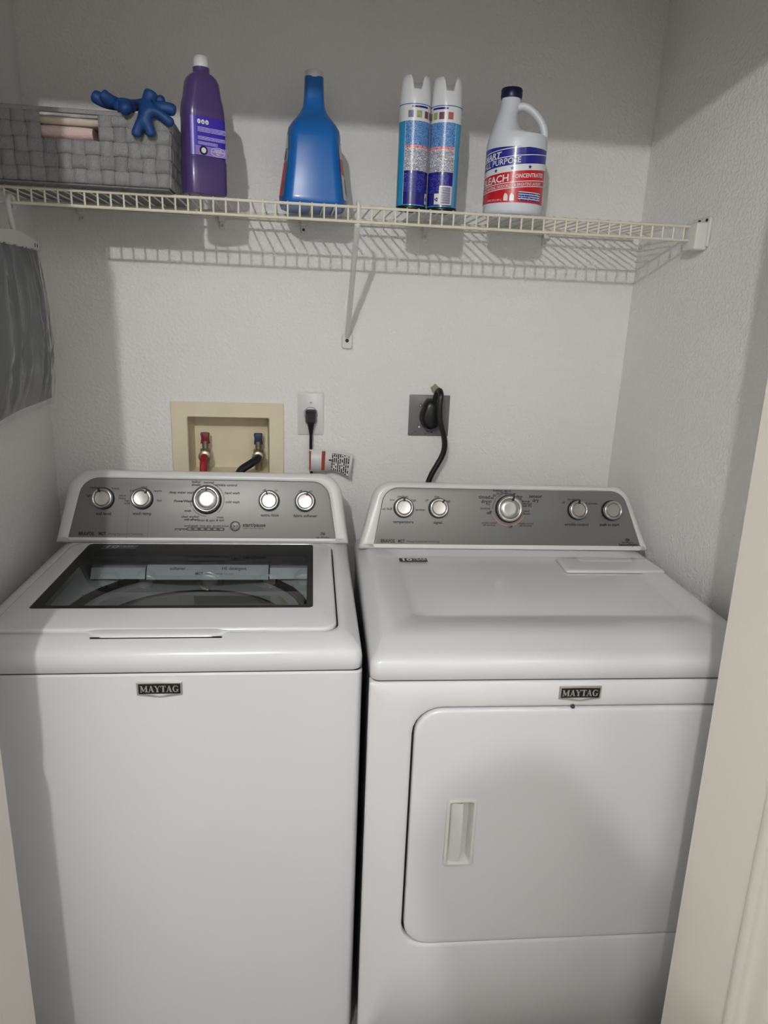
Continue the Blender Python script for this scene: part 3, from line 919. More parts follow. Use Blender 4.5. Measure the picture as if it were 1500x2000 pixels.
T = [('temperature', .113, .0675, .0098, L, .022), ('signal', .198, .0670, .0098, L, .022), ('wrinkle control', .548, .0660, .0098, L, .022), ('push to start', .633, .0665, .0098, L, .022),
     ('medium', .111, .1295, .0080, L, .015), ('low', .085, .121, .0080, L, .01), ('high', .138, .1205, .0080, L, .01), ('air fluff', .073, .0985, .0085, L, .015), ('sanitize', .154, .0975, .0080, L, .01),
     ('low', .195, .1305, .0080, L, .015), ('off', .170, .121, .0080, L, .01), ('high', .223, .120, .0080, L, .01),
     ('timed\ndry', .314, .131, .0125, L, .022), ('sensor\ndry', .443, .135, .0120, L, .025), ('50', .339, .135, .0085, L, .02), ('40', .3335, .1285, .0080, L, .02), ('60', .3275, .120, .0085, L, .02), ('70', .3235, .113, .0085, L, .01), ('30', .348, .1395, .0080, L, .02), ('20', .3575, .1415, .0080, L, .015),
     ('freshen up', .353, .1475, .0080, L, .02), ('cool\ndown', .374, .1470, .0076, L, .015), ('off', .385, .1375, .0115, L, .03), ('damp\ndry', .402, .134, .0074, L, .015), ('energy\npreferred', .4185, .1225, .0076, L, .02), ('less dry', .421, .111, .0080, L, .02), ('cool\ndown', .4205, .098, .0080, L, .02),
     ('sanitize', .316, .1035, .0082, L, .01), ('off', .3255, .0925, .0115, L, .03), ('wrinkle control\n(60 minutes)', .326, .0675, .0062, L, .015), ('off', .380, .0585, .0085, L, .03), ('wrinkle control\n(60 minutes)', .418, .0670, .0062, L, .015),
     ('60 minutes', .541, .1285, .0074, L, .01), ('off', .514, .1205, .0080, L, .01), ('120 minutes', .583, .1190, .0074, L, .01),
     ('BRAVOS', .058, .0205, .0115, 'LEFT', .03, 0, .80), ('MCT', .1005, .0205, .0108, 'LEFT', .03, 0, .72), ('Maytag Commercial Technology', .1215, .020, .0062, 'LEFT', .0), ('SensorDrying', .682, .0165, .0090, L, .03), ('high efficiency', .680, .0225, .0055, L, .01), ('he', .679, .0295, .0072, L, .03, .3)]
obj('panel_lettering', text_plane(T, lambda u, v: fc(u, v, 0.0004)).add(oval_ring(.679, .0285, .0058, .0040, .0008)).add(arc_line(.375, .1025, .0400, 95, 180)).add(arc_line(.375, .1025, .0400, 60, 20)), 'ink', pan, smooth=False)
obj('orange_arc', G().add(arc_line(.375, .1025, .0415, 200, 266, .0007)).add(arc_line(.375, .1025, .0415, 280, 340, .0007)), 'orange_line', pan, smooth=False)
badge(dryer, 0.3765, 0.8455, -DD)

# ================================================================== back wall fittings
vb = thing('washer_outlet_box', 'yellowed ivory recessed washer outlet box in the back wall', 'outlet box', (0.5025, 0, 1.12))


def vr(x0, x1, z0, z1, y, r=0.003):
    return at_y(rrect(x0 - .5025, x1 - .5025, z0 - 1.12, z1 - 1.12, r, 3), y)


obj('face_frame', loft([vr(.355, .650, .99, 1.2375, -0.0004), vr(.355, .650, .99, 1.2375, -0.005), vr(.357, .648, .992, 1.2355, -0.007), vr(.3955, .6125, 1.036, 1.1995, -0.007), vr(.3975, .6105, 1.038, 1.1975, -0.004), vr(.3985, .6095, 1.039, 1.1965, 0.02), vr(.404, .604, 1.043, 1.192, 0.085)], False, True), 'ivory', vb, angle=30)
for nm, x, hm, label in (('red', .436, 'valve_red', 'brass water valve with a dark red handle inside the ivory outlet box'), ('blue', .5795, 'valve_blue', 'brass water valve with a dark blue handle inside the ivory outlet box')):
    v = thing('water_valve', label, 'valve', (x, 0.045, 1.05), group=None)
    obj('valve_body', G().add(lathe([(.011, -.004), (.011, .04), (.014, .042), (.014, .052), (.009, .055), (.009, .075)], 14)), 'brass', v)
    obj('valve_outlet', G().add(lathe([(.013, 0), (.013, .02), (.0165, .021), (.0165, .034), (.013, .036)], 16)).map(lambda a, b, c: (a, 0.004 - c, .036 + b)), 'brass', v)
    obj('valve_handle', G().add(loft([at_z(rrect(-.012, .012, -.006, .006, .003, 3), .068), at_z(rrect(-.0115, .0115, -.0065, .0065, .003, 3), .073), at_z(rrect(-.010, .010, -.0065, .0065, .003, 3), .083), at_z(rrect(-.012, .012, -.0065, .0065, .003, 3), .095), at_z(rrect(-.0105, .0105, -.005, .005, .003, 3), .098)], True, True)), hm, v)
h1 = obj('water_hose', tube(catmull([(.436, .014, 1.086), (.436, -.004, 1.082), (.436, -.018, 1.065), (.437, -.024, 1.03), (.439, -.030, .94), (.44, -.045, .70), (.44, -.07, .40)], 6), .0098, 10), 'hose_red')
tag(h1, 'red water hose hanging from the red handled valve', 'hose')
h2 = obj('water_hose', tube(catmull([(.5795, .014, 1.086), (.577, -.006, 1.085), (.562, -.024, 1.077), (.535, -.034, 1.058), (.525, -.042, 1.02), (.525, -.050, .90), (.53, -.06, .60), (.53, -.07, .40)], 6), .0108, 10), 'hose_navy')
tag(h2, 'black water hose curving down from the blue handled valve', 'hose')
op = thing('wall_outlet', 'white single wall outlet plate beside the ivory outlet box', 'outlet', (0.7222, 0, 1.2118))
obj('cover_plate', loft([at_y(rrect(-.035, .035, -.0572, .0572, .003, 3), -0.0004), at_y(rrect(-.035, .035, -.0572, .0572, .003, 3), -0.003), at_y(rrect(-.032, .032, -.0542, .0542, .003, 3), -0.0055)], False, True), 'plate_white', op, angle=50)
obj('receptacle', G().add(lathe([(.0172, .005), (.0172, .0068), (.016, .0075)], 28)).map(lambda a, b, c: (a, -c, b)), 'plate_white', op)
obj('receptacle_ring', G().add(lathe([(.0185, .0052), (.0185, .0058), (.0174, .0060)], 28, cap1=False)).map(lambda a, b, c: (a, -c, b)), 'seam_dark', op)
sc_ = obj('screw', G().add(lathe([(.0038, .005), (.0034, .0068)], 12)).map(lambda a, b, c: (a, -c, b + .030)), 'plate_white', op)
obj('screw_slot', box(-.0028, .0028, -.0071, -.0067, .0294, .0306), 'seam_dark', sc_, smooth=False)

wc = thing('washer_power_cord', 'black power plug and cord in the white wall outlet', 'power cord', (0.7222, 0, 1.2118))
pg = [at_y(rrect(-.0135, .0135, -.016, .013, .006, 4), -0.0078), at_y(rrect(-.015, .015, -.020, .0135, .006, 4), -0.014), at_y(rrect(-.0145, .0145, -.024, .012, .006, 4), -0.026), at_y(rrect(-.011, .011, -.024, .006, .006, 4), -0.034)]
pl_ = obj('plug', loft(pg, True, True), 'rubber_black', wc)
obj('plug_neck', tube([(0, -.026, -.018), (0, -.026, -.03), (.0002, -.024, -.042), (.0004, -.022, -.052)], [.0110, .0085, .0062, .0048], 12), 'rubber_black', pl_)
obj('cord', tube(catmull([(.0004, -.022, -.05), (.0005, -.021, -.09), (.002, -.021, -.14), (.004, -.022, -.22), (.004, -.028, -.42), (.004, -.04, -.8)], 6), .0042, 8), 'rubber_black', wc)
tg = G(); uvs = []
NX = 24
for i in range(NX + 1):
    t = i / NX
    u = -.004 + t * .113
    yo = -.030 - .014 * sin(t * 2.2 * pi + .4) * t - .003
    for j in range(2):
        z = (-.092 - .006 * max(0, t - .35) * 2) if j else (-.152 - .018 * max(0, t - .55) * 2)
        uvs.append((t, j)); tg.v.append((u + (.004 * t if j else -.002 * t), yo, z))
for i in range(NX):
    tg.f.append((2 * i, 2 * i + 2, 2 * i + 3, 2 * i + 1))


def tagpart(name, i0, i1, m, off, par, a=0.0, b=1.0):
    V = []; U = []
    for i in range(i0, i1 + 1):
        lo_, hi_ = Vector(tg.v[2 * i]), Vector(tg.v[2 * i + 1])
        for q in (a, b):
            p = lo_.lerp(hi_, q); V.append((p.x, p.y - off, p.z)); U.append((q, (i - i0) / (i1 - i0)))
    Fq = [(2 * k, 2 * k + 2, 2 * k + 3, 2 * k + 1) for k in range(i1 - i0)]
    return obj_open(name, (V, Fq), m, par, uv=U)


ct = tagpart('cord_tag', 0, NX, 'tag_paper', 0, wc)
so = ct.modifiers.new('thick', 'SOLIDIFY'); so.thickness = 0.0006
tagpart('orange_band', 7, 9, 'tag_orange', .0012, ct, .06, .94)
tagpart('orange_edge', 0, 1, 'tag_orange', .0012, ct, .06, .94)
tagpart('warning_print', 13, 23, 'warning_type', .0012, ct, .05, .86)
obj('warning_mark', G().add(([(.052 + .004 * cos(a), -.0325, -.118 + .0022 * sin(a)) for a in [2 * pi * q / 16 for q in range(16)]], [tuple(range(16))])).map(lambda a, b, c: (a, b - .013, c)), 'ink', ct, smooth=False)

sp = thing('dryer_outlet', 'square grey steel outlet plate above the dryer', 'outlet', (1.0473, 0, 1.2133))
obj('cover_plate', loft([at_y(rrect(-.0565, .0565, -.0565, .0565, .002, 2), -0.0004), at_y(rrect(-.0565, .0565, -.0565, .0565, .002, 2), -0.003), at_y(rrect(-.054, .054, -.054, .054, .002, 2), -0.0046)], False, True), 'plate_steel', sp, angle=30)
for a, b in ((-.0245, .0275), (-.0265, -.0315)):
    s_ = obj('screw', G().add(lathe([(.0036, .0042), (.0032, .006)], 12)).map(lambda p, q, c, a=a, b=b: (a + p, -c, b + q)), 'chrome', sp)
    obj('screw_rim', G().add(lathe([(.0046, .0044), (.0046, .0049)], 12)).map(lambda p, q, c, a=a, b=b: (a + p, -c, b + q)), 'seam_dark', s_)
gg = G()
for a, b, r in ((-.002, -.044, .0025), (.010, -.046, .0022), (-.008, -.0505, .0015), (-.045, -.049, .0015), (-.036, -.045, .0014), (.046, .011, .0014)):
    gg.add(([(a + r * cos(q), -.0048, b + r * .8 * sin(q)) for q in [2 * pi * k / 9 for k in range(9)]], [tuple(range(9))]))
obj('rust_spot', gg, 'seam_dark', sp, smooth=False)
dc = thing('dryer_power_cord', 'thick black plug and looping cord on the grey outlet plate', 'power cord', (1.0473, 0, 1.2133))
pg = []
base = [(0.000, -.040), (.018, -.034), (.028, -.018), (.0305, -.002), (.026, .018), (.022, .036), (.014, .046), (-.010, .046), (-.018, .034), (-.022, .020), (-.0275, .004), (-.028, -.010), (-.022, -.026), (-.012, -.036)]
for y, k in ((-.0050, .92), (-.010, 1.0), (-.030, .98), (-.038, .88), (-.042, .6)):
    pg.append([(p[0] * k, y, p[1] * k + .002) for p in base])
obj('plug', loft(pg, True, True), 'rubber_black', dc, angle=50)
cp = catmull([(.004, -.030, .030), (.0085, -.034, .050), (.0125, -.040, .070), (.0165, -.052, .073), (.018, -.062, .060), (.0165, -.065, .035), (.018, -.066, .005), (.024, -.066, -.022), (.033, -.064, -.050), (.036, -.062, -.078), (.031, -.060, -.102), (.018, -.060, -.128), (.004, -.060, -.156), (-.006, -.062, -.190), (-.012, -.07, -.26), (-.014, -.08, -.42)], 6)
obj('cord', tube(cp, .0078, 12), 'rubber_black', dc)
obj('cord_groove', tube([(p.x - .0046, p.y - .0058, p.z) for p in cp[24:70]], .0012, 6), 'black', dc)
pt = G()
V = [(1.0605 + .0115 * cos(a) * (1 + .15 * sin(5 * a)), -.0015 - .002 * (1 + sin(3 * a)), 1.2865 + .012 * sin(a) * (1 + .12 * cos(4 * a))) for a in [2 * pi * k / 22 for k in range(22)]]
V2 = [(p[0], .002, p[2]) for p in V]
tag(obj('wall_patch', loft([V2, V, [(1.0605 + (p[0] - 1.0605) * .6, p[1] - .003, 1.2865 + (p[2] - 1.2865) * .6) for p in V]], True, True), 'plaster_torn'), 'small rough patch of torn plaster above the grey outlet plate', 'wall patch')


# ================================================================== bottles on the shelf
def patch(cx, cy, rfun, t0, t1, zlo, zhi, nt=18, nz=1, eps=0.0005):
    """patch of a cylinder-like surface; angle 0 faces -y (the camera side), positive to +x"""
    V = []; U = []; Fq = []
    for j in range(nz + 1):
        for i in range(nt + 1):
            t = t0 + (t1 - t0) * i / nt
            a, b = (zlo(t) if callable(zlo) else zlo), (zhi(t) if callable(zhi) else zhi)
            z = a + (b - a) * j / nz
            r = (rfun(z) if callable(rfun) else rfun) + eps
            V.append((cx + r * sin(t), cy - r * cos(t), z)); U.append((i / nt, j / nz))
    for j in range(nz):
        for i in range(nt):
            a = j * (nt + 1) + i
            Fq.append((a, a + 1, a + nt + 2, a + nt + 1))
    return (V, Fq), U


def cyl_text(items, cx, cy, r, eps=0.0009):
    """items: (text, angle of anchor, z at angle 0 line fn, size, align, bold, shear, xs, slope)"""
    g = G()
    for t, th, z, s, al, bo, sh, xs, sl in items:
        V, Fc = text_geo(t, s, al, bo, sh, xs)
        out = []
        for p in V:
            a = th + p[0] / r
            out.append((cx + (r + eps) * sin(a), cy - (r + eps) * cos(a), z + p[1] + sl * (a - th) * r))
        g.add((out, Fc))
    return g


# --- spray cans
def spray_can(loc, label, t0, t1, bar):
    c = thing('spray_can', label, 'spray can', loc, 0, 'spray cans on the wire shelf')
    R = 0.0328
    obj('can_body', lathe([(R - .004, .003), (R - .001, .001), (R + .0004, .004), (R, .008), (R, .200), (R - .0008, .205)], 40), 'can_cyan', c)
    obj('base_rim', lathe([(R - .006, .0035), (R - .0005, 0.0), (R + .0009, .002), (R + .0009, .005), (R + .0003, .007)], 40, cap1=False), 'can_base', c)
    # cap with a front notch
    seg = 48
    prof = [(R + .0006, .2045), (R + .0008, .2075), (R - .0004, .228), (R - .0018, .252), (R - .003, .2585)]
    V = []; Fq = []
    ztop = []
    for k in range(seg):
        a = 2 * pi * k / seg
        off = math.atan2(sin(a), cos(a))
        n_ = abs(off)
        zt = .2585
        if n_ < .42:
            zt = .2320 if n_ < .25 else .2320 + (.0265) * ((n_ - .25) / .17) ** 2
        ztop.append(min(zt, .2585))
    loops = []
    for r, z in prof:
        loops.append([(r * sin(2 * pi * k / seg), -r * cos(2 * pi * k / seg), min(z, ztop[k])) for k in range(seg)])
    inn = [[((R - .0045) * sin(2 * pi * k / seg), -(R - .0045) * cos(2 * pi * k / seg), min(z, ztop[k])) for k in range(seg)] for z in (.2585, .226)]
    obj('cap', loft(loops + inn, False, True), 'can_white', c, angle=40)
    obj('nozzle', G().add(lathe([(.008, .226), (.008, .236), (.006, .239), (.003, .2395)], 16)).map(lambda a, b, z: (a * 1.5, b - .010, z)), 'nozzle', c)
    obj('blue_line', patch(0, 0, R + .0008, -pi * .5, pi * .5, .2030, .2042, 30)[0], 'can_text_blue', c)
    p, u = patch(0, 0, R, -pi * .55, pi * .55, .172, .2028, 30); wb = obj_open('picture_band', p, 'can_white', c, uv=u)
    # pictures
    for ph, mm in zip((.16, .42, .68, .90) if not bar else (.06, .30, .52, .80), ('photo_a', 'photo_b', 'photo_c', 'photo_d')):
        a = t0 + (t1 - t0) * ph
        p, u = patch(0, 0, R, a - .17, a + .17, .178, .1915, 5, 1, .0009)
        obj_open('picture', p, mm, wb, uv=u)
    p, u = patch(0, 0, R, (t0 + t1) / 2 - .65, (t0 + t1) / 2 + .45, .1968, .2005, 10, 1, .0009); obj_open('blue_heading', p, 'can_navy', wb, uv=u)
    lb = None
    for nm, m_, z0, z1 in (('blue_text_panel', 'can_text_blue', .126, .172), ('red_text_band', 'can_text_red', .1195, .126), ('white_text_panel', 'can_text_white', .0755, .1195), ('navy_text_panel', 'can_navy', .0095, .0755)):
        p, u = patch(0, 0, R, t0, t1, z0, z1, 20); obj_open(nm, p, m_, c, uv=u)
    p, u = patch(0, 0, R, t0 + .06, t1 - .3, .034, .071, 16, 1, .0009); obj_open('navy_type', p, 'can_text_navy', c, uv=u)
    for q in (t0, t1):
        p, u = patch(0, 0, R, q - .012, q + .012, .0095, .199, 1, 1, .0008); obj_open('panel_edge', p, 'can_white', c, uv=u)
    # recycling mark
    rc = (t1 - .34) if not bar else (t0 + 1.02)
    p, u = patch(0, 0, R, rc - .16, rc + .16, .0115, .0335, 6, 1, .0010); rm = obj_open('recycling_mark', p, 'can_white', c, uv=u)
    gg = G()
    for k in range(3):
        a0 = radians(90 + 120 * k)
        tri = []
        for (du, dv) in ((-.0026, .0022), (.0008, .0048), (.0030, .0012), (.0008, .0018), (-.0008, .0006)):
            uu = du * cos(a0) - dv * sin(a0); vv = du * sin(a0) + dv * cos(a0)
            tri.append(((R + .0014) * sin(rc + uu / R), -(R + .0014) * cos(rc + uu / R), .0215 + vv))
        gg.add((tri, [(0, 1, 2, 3, 4)]))
    obj('recycling_arrows', gg, 'can_navy', rm, smooth=False)
    if bar:
        p, u = patch(0, 0, R, t1 - .92, t1 - .06, .0110, .0490, 10, 1, .0010); bc = obj_open('barcode', p, 'can_white', c, uv=u)
        p, u = patch(0, 0, R, t1 - .80, t1 - .16, .0135, .0470, 10, 1, .0014); obj_open('barcode_bars', p, 'barcode_print', bc, uv=u)
    return c


spray_can((0.9305, -0.251, ZS), 'left one of the two tall disinfectant spray cans, no barcode in view', -0.733, 1.36, False)
spray_can((0.9985, -0.255, ZS), 'right one of the two tall disinfectant spray cans, barcode near its base', -1.58, 0.515, True)

# --- bleach jug
jug = thing('bleach_jug', 'white bleach jug with a navy cap and red and blue label', 'jug', (1.166, -0.235, ZS), radians(-16.6))
JRr = 0.0655
seg = 28
jp = [(.058, .001), (.0635, .004), (.0655, .010), (.0655, .020), (.0660, .022), (.0660, .136), (.0668, .142), (.0660, .150), (.0632, .163), (.0585, .178)]
# body: lower round part, upper part leans to the left around the neck, leaving a grip hole on the right
lo = [[(r * cos(2 * pi * k / seg), r * sin(2 * pi * k / seg), z) for k in range(seg)] for r, z in jp[:9]]
cn = -.022
for (xl, xr_, ry, z) in ((-.0605, .030, .056, .168), (-.0585, .012, .050, .176), (-.0550, .002, .044, .186), (-.0510, -.003, .037, .198), (-.0465, -.003, .029, .212), (-.0430, .000, .024, .224), (-.0415, .0005, .0215, .232), (-.0410, .0000, .0205, .242)):
    c0 = (xl + xr_) / 2; rx = (xr_ - xl) / 2
    lo.append([(c0 + rx * cos(2 * pi * k / seg), ry * sin(2 * pi * k / seg), z) for k in range(seg)])
obj('jug_body', loft(lo, True, True), 'jug_white', jug, angle=55)
hp = catmull([(-.006, 0, .223), (.008, 0, .2255), (.026, 0, .217), (.043, 0, .201), (.0545, 0, .182), (.0575, 0, .165), (.052, 0, .150), (.046, 0, .143)], 5)
gg = G()
lo = []
for i, p in enumerate(hp):
    t = (hp[min(i + 1, len(hp) - 1)] - hp[max(i - 1, 0)]).normalized()
    n_ = Vector((t.z, 0, -t.x))
    lo.append([tuple(p + n_ * (.0088 * cos(2 * pi * k / 14)) + Vector((0, 1, 0)) * (.0135 * sin(2 * pi * k / 14))) for k in range(14)])
obj('jug_handle', loft(lo, True, True), 'jug_white', jug, angle=60)
obj('jug_cap', G().add(lathe([(.0225, .2405), (.0232, .243), (.0232, .258), (.0215, .2605)], 32, (-.0205, 0))), 'cap_navy', jug, angle=40)
lz0, lz1 = .0235, .1340
SL = .105
zt = lambda z0: (lambda t: max(lz0, min(lz1, z0 + SL * t * JRr)))
RL = .0660
p, u = patch(0, 0, RL, -1.75, 1.35, lz0, lz1, 40, 1, .0004); lab = obj_open('label', p, 'jug_paper', jug, uv=u)
p, u = patch(0, 0, RL, -1.75, 1.35, zt(.0985), lz1, 40, 1, .0008); obj_open('blue_band', p, 'jug_blue', lab, uv=u)
p, u = patch(0, 0, RL, -1.75, 1.32, lz0, zt(.0855), 40, 1, .0008); obj_open('red_band', p, 'jug_red', lab, uv=u)
for z0 in (.1150, .1310, .0632, .0520):
    p, u = patch(0, 0, RL, -1.75, 1.35, zt(z0), zt(z0 + .0016), 40, 1, .0011); obj_open('white_line', p, 'jug_paper', lab, uv=u)
JT = [('SMART', -.52, .1225, .0158, 'RIGHT', .03, .15, 1.22), ('ALL PURPOSE', .17, .1075, .0165, 'RIGHT', .012, 0, .98), ('BLEACH', -.17, .0740, .0200, 'RIGHT', .02, 0, 1.05), ('CONCENTRATED', -.09, .0750, .0116, 'LEFT', .02, 0, .86), ('CLEANS, WHITENS, DEODORIZES & BRIGHTENS LAUNDRY', 1.03, .0580, .0085, 'RIGHT', .01, 0, .72)]
items = []
for t, th, z, s, al, bo, sh, xs in JT:
    items.append((t, th, z + SL * th * JRr, s, al, bo, sh, xs, SL))
items.append(('64 FL OZ (1.89 L)', -.66, .0285, .0052, 'CENTER', .01, 0, 1.0, 0))
obj('label_lettering', cyl_text(items, 0, 0, RL, .0012), 'ink_white', lab, smooth=False)
gg = G()
for th in (-1.38, -.66, -.09, .49):
    z = .0920 + SL * th * JRr
    st_ = []
    for k in range(10):
        r = .0050 if k % 2 == 0 else .0020
        a = pi / 2 + 2 * pi * k / 10
        st_.append(((RL + .0012) * sin(th + r * cos(a) / RL), -(RL + .0012) * cos(th + r * cos(a) / RL), z + r * sin(a)))
    c0 = ((RL + .0012) * sin(th), -(RL + .0012) * cos(th), z)
    obj('star', (st_ + [c0], [(k, (k + 1) % 10, 10) for k in range(10)]), 'jug_blue', lab, smooth=False)

p, u = patch(0, 0, RL, .17, 1.05, .0275, .0455, 10, 1, .0012); dg = obj_open('danger_panel', p, 'danger_type', lab, uv=u)
obj('danger_lettering', cyl_text([('DANGER:', .22, .0372, .0058, 'LEFT', .03, 0, 1.0, 0)], 0, 0, RL, .0016), 'jug_blue', dg, smooth=False)
gg = G()
for th in (-.24, -.04):
    pts = [(-.0046, 0), (.0046, 0), (.0046, .009), (.0030, .0125), (.0005, .0150), (-.0022, .0150), (-.0046, .009)]
    obj('jug_pictogram', ([((RL + .0012) * sin(th + a / RL), -(RL + .0012) * cos(th + a / RL), .0265 + b) for a, b in pts], [tuple(range(7))]), 'jug_paper', lab, smooth=False)

# --- purple bottle
pb = thing('purple_bottle', 'tall purple floor cleaner bottle with a white cap', 'bottle', (0.4885, -0.268, ZS), radians(29))


def pr_(hw, hd, z, r=.02, cx=0.0):
    return at_z(rrect(cx - hw, cx + hw, -hd, hd, min(r, hd * .9), 6), z)


pbl = [pr_(.040, .025, .001), pr_(.0435, .029, .004), pr_(.0445, .030, .012), pr_(.0445, .030, .066), pr_(.0435, .029, .070), pr_(.0430, .0285, .074), pr_(.0425, .028, .146), pr_(.0430, .0285, .150), pr_(.0420, .028, .163), pr_(.0400, .0275, .176), pr_(.0368, .027, .186), pr_(.0350, .0265, .200), pr_(.0330, .026, .212), pr_(.0290, .0245, .2205), pr_(.0225, .021, .2265), pr_(.0168, .0165, .2295), pr_(.0160, .0160, .2310), pr_(.0160, .0160, .2400)]
obj('bottle_body', loft(pbl, True, True), 'purple_plastic', pb, angle=45)
obj('bottle_cap', lathe([(.0155, .2385), (.0158, .241), (.0148, .2585), (.0130, .2605)], 28), 'cap_white', pb, angle=40)
yl = -.0302
fl = lambda u, v: (u, yl - .0006, v)
def flatpatch(x0, x1, z0, z1, y):
    return ([(x0, y, z0), (x1, y, z0), (x1, y, z1), (x0, y, z1)], [(0, 1, 2, 3)]), [(0, 0), (1, 0), (1, 1), (0, 1)]
lo = [[(p[0], p[1] - .0006, z) for p in rrect(-.0436, .0436, -.0290, .029, .02, 6)[3:11]] for z in (.0745, .146)]
lab = obj('label', loft([[(p[0] * 1.0, -.0293 if abs(p[0]) < .022 else p[1] - .0007, p[2]) for p in r] for r in lo], closed=False), 'purple_label', pb)
p, u = flatpatch(-.030, .0415 - .004, .0750, .092, yl - .0002); obj_open('lilac_fade', p, 'lilac', lab, uv=u, smooth=False)
for (x0, x1, z0, z1) in ((-.024, .036, .118, .1275), (-.024, .034, .1035, .1105), (-.024, .018, .0945, .1005)):
    p, u = flatpatch(x0, x1, z0, z1, yl - .0006); obj_open('fine_print', p, 'label_type', lab, uv=u, smooth=False)
disc = lambda x, z, a, b, y: ([(x + a * cos(t), y, z + b * sin(t)) for t in [2 * pi * k / 24 for k in range(24)]], [tuple(range(24))])
for x in (-.021, -.0125, -.004):
    obj('round_icon', disc(x, .1362, .0037, .0043, yl - .0008), 'ink_white', lab, smooth=False)
obj('icon_mark', text_plane([('i', -.021, .1362, .006, L, .02), ('x', -.0125, .1362, .006, L, .02), ('o', -.004, .1362, .006, L, .02)], lambda a, b: (a, yl - .0011, b)), 'purple_label', lab, smooth=False)
gear = ([(-.0125 + (.0092 if k % 2 else .0082) * cos(2 * pi * k / 36), yl - .0008, .0842 + (.0092 if k % 2 else .0082) * sin(2 * pi * k / 36)) for k in range(36)], [tuple(range(36))])
sl = obj('round_seal', gear, 'cap_navy', lab, smooth=False)
obj('seal_centre', disc(-.0125, .0842, .0052, .0052, yl - .0012), 'ink_white', sl, smooth=False)
lo = []
for k in range(33):
    t = 2 * pi * k / 32
    lo.append([(.0185 + a * cos(t), yl - .0009, .0842 + b * sin(t)) for a, b in ((.0158, .0088), (.0150, .0080))])
ov = obj('oval_seal', loft(lo, closed=False), 'ink_white', lab, smooth=False)
obj('oval_lettering', text_plane([('GOOD', .0185, .0878, .0052, L, .02), ('HOUSEKEEPING', .0185, .0842, .0038, L, .02), ('SEAL', .0185, .0802, .0042, L, .02)], lambda a, b: (a, yl - .0009, b)), 'ink_white', ov, smooth=False)

# --- blue bottle
bb = thing('blue_bottle', 'large blue all purpose cleaner bottle with a white cap', 'bottle', (0.7185, -0.150, ZS))


def bcs(hw, hd):
    k = .80
    return [(-k * hw, -hd), (k * hw, -hd), (hw, -.40 * hd), (hw, .40 * hd), (k * hw, hd), (-k * hw, hd), (-hw, .40 * hd), (-hw, -.40 * hd)]


def br_(hw, hd, z, r=.03):
    return at_z(roundpoly(bcs(hw, hd), min(hw, hd) * .30, 3), z)


bl = [br_(.066, .068, .001), br_(.073, .076, .004), br_(.0765, .079, .012), br_(.0755, .078, .022), br_(.0715, .076, .050), br_(.0660, .074, .085), br_(.0610, .071, .120), br_(.0590, .069, .142), br_(.0585, .067, .153), br_(.0560, .062, .165), br_(.0475, .054, .178), br_(.0385, .042, .188), br_(.0300, .031, .200), br_(.0245, .025, .212), br_(.0222, .0225, .228), br_(.0208, .0208, .262), br_(.0205, .0205, .271)]
obj('bottle_body', loft(bl, True, True), 'blue_plastic', bb, angle=50)
obj('bottle_cap', lathe([(.0212, .2695), (.0215, .272), (.0205, .283), (.0190, .2845)], 28), 'cap_white', bb, angle=40)
# labels on the two side faces, wrapping on to the front corners
BPROF = [(.012, .0765, .079), (.022, .0755, .078), (.050, .0715, .076), (.085, .0660, .074), (.120, .0610, .071), (.142, .0590, .069), (.153, .0585, .067)]


def side_pt(s, z, q, eps):
    for (a, b, h), (c, d, i) in zip(BPROF, BPROF[1:]):
        if a <= z <= c:
            t = (z - a) / (c - a); hw = b + (d - b) * t; hd = h + (i - h) * t
            break
    if q < 0:      # the slanted front corner, q -1..0
        t = -q
        return (s * (hw - .20 * hw * t * .86 + eps), -.40 * hd - .60 * hd * t * .86 - eps, z)
    return (s * (hw + eps), -.40 * hd + .80 * hd * q, z)


for s_, cfg in ((-1, (('label', 'teal_print', .020, .150, 0, 0, 1), ('flower_print', 'pink_print', .022, .092, 1, .1, .9), ('flower_print', 'pink_print', .100, .116, 1, .3, .7), ('white_patch', 'cap_white', .120, .148, 1, .1, .8))), (1, (('label', 'cap_white', .020, .132, 0, 0, 1), ('red_print', 'red_print', .072, .104, 1, .0, 1.0), ('black_lettering', 'ink', .034, .066, 1, .42, .52)))):
    par = bb
    for nm, mm, z0, z1, lv, qa, qb in cfg:
        V = []; n_ = 12; nq = 8
        for i in range(n_ + 1):
            z = z0 + (z1 - z0) * i / n_
            tz = (z - .020) / .13
            lim = .80 - .35 * max(0, tz - .55) / .45
            q0, q1 = -lim, .9
            for j in range(nq + 1):
                f_ = qa + (qb - qa) * j / nq
                V.append(side_pt(s_, z, q0 + (q1 - q0) * f_, .0007 + .0006 * lv))
        Fq = [(i * (nq + 1) + j, i * (nq + 1) + j + 1, (i + 1) * (nq + 1) + j + 1, (i + 1) * (nq + 1) + j) for i in range(n_) for j in range(nq)]
        par_ = obj_open(nm, (V, Fq), mm, par)
        if lv == 0:
            par = par_

# ================================================================== woven basket with towels and gloves
BX0, BX1, BY0, BY1, BH = 0.062, 0.428, -0.333, -0.075, 0.133
bk = thing('woven_basket', 'grey woven strap basket with a cut-out handle on the shelf', 'basket', (0, 0, ZS))
NC, NR, NS = 14, 5, 10
TH = 0.0016


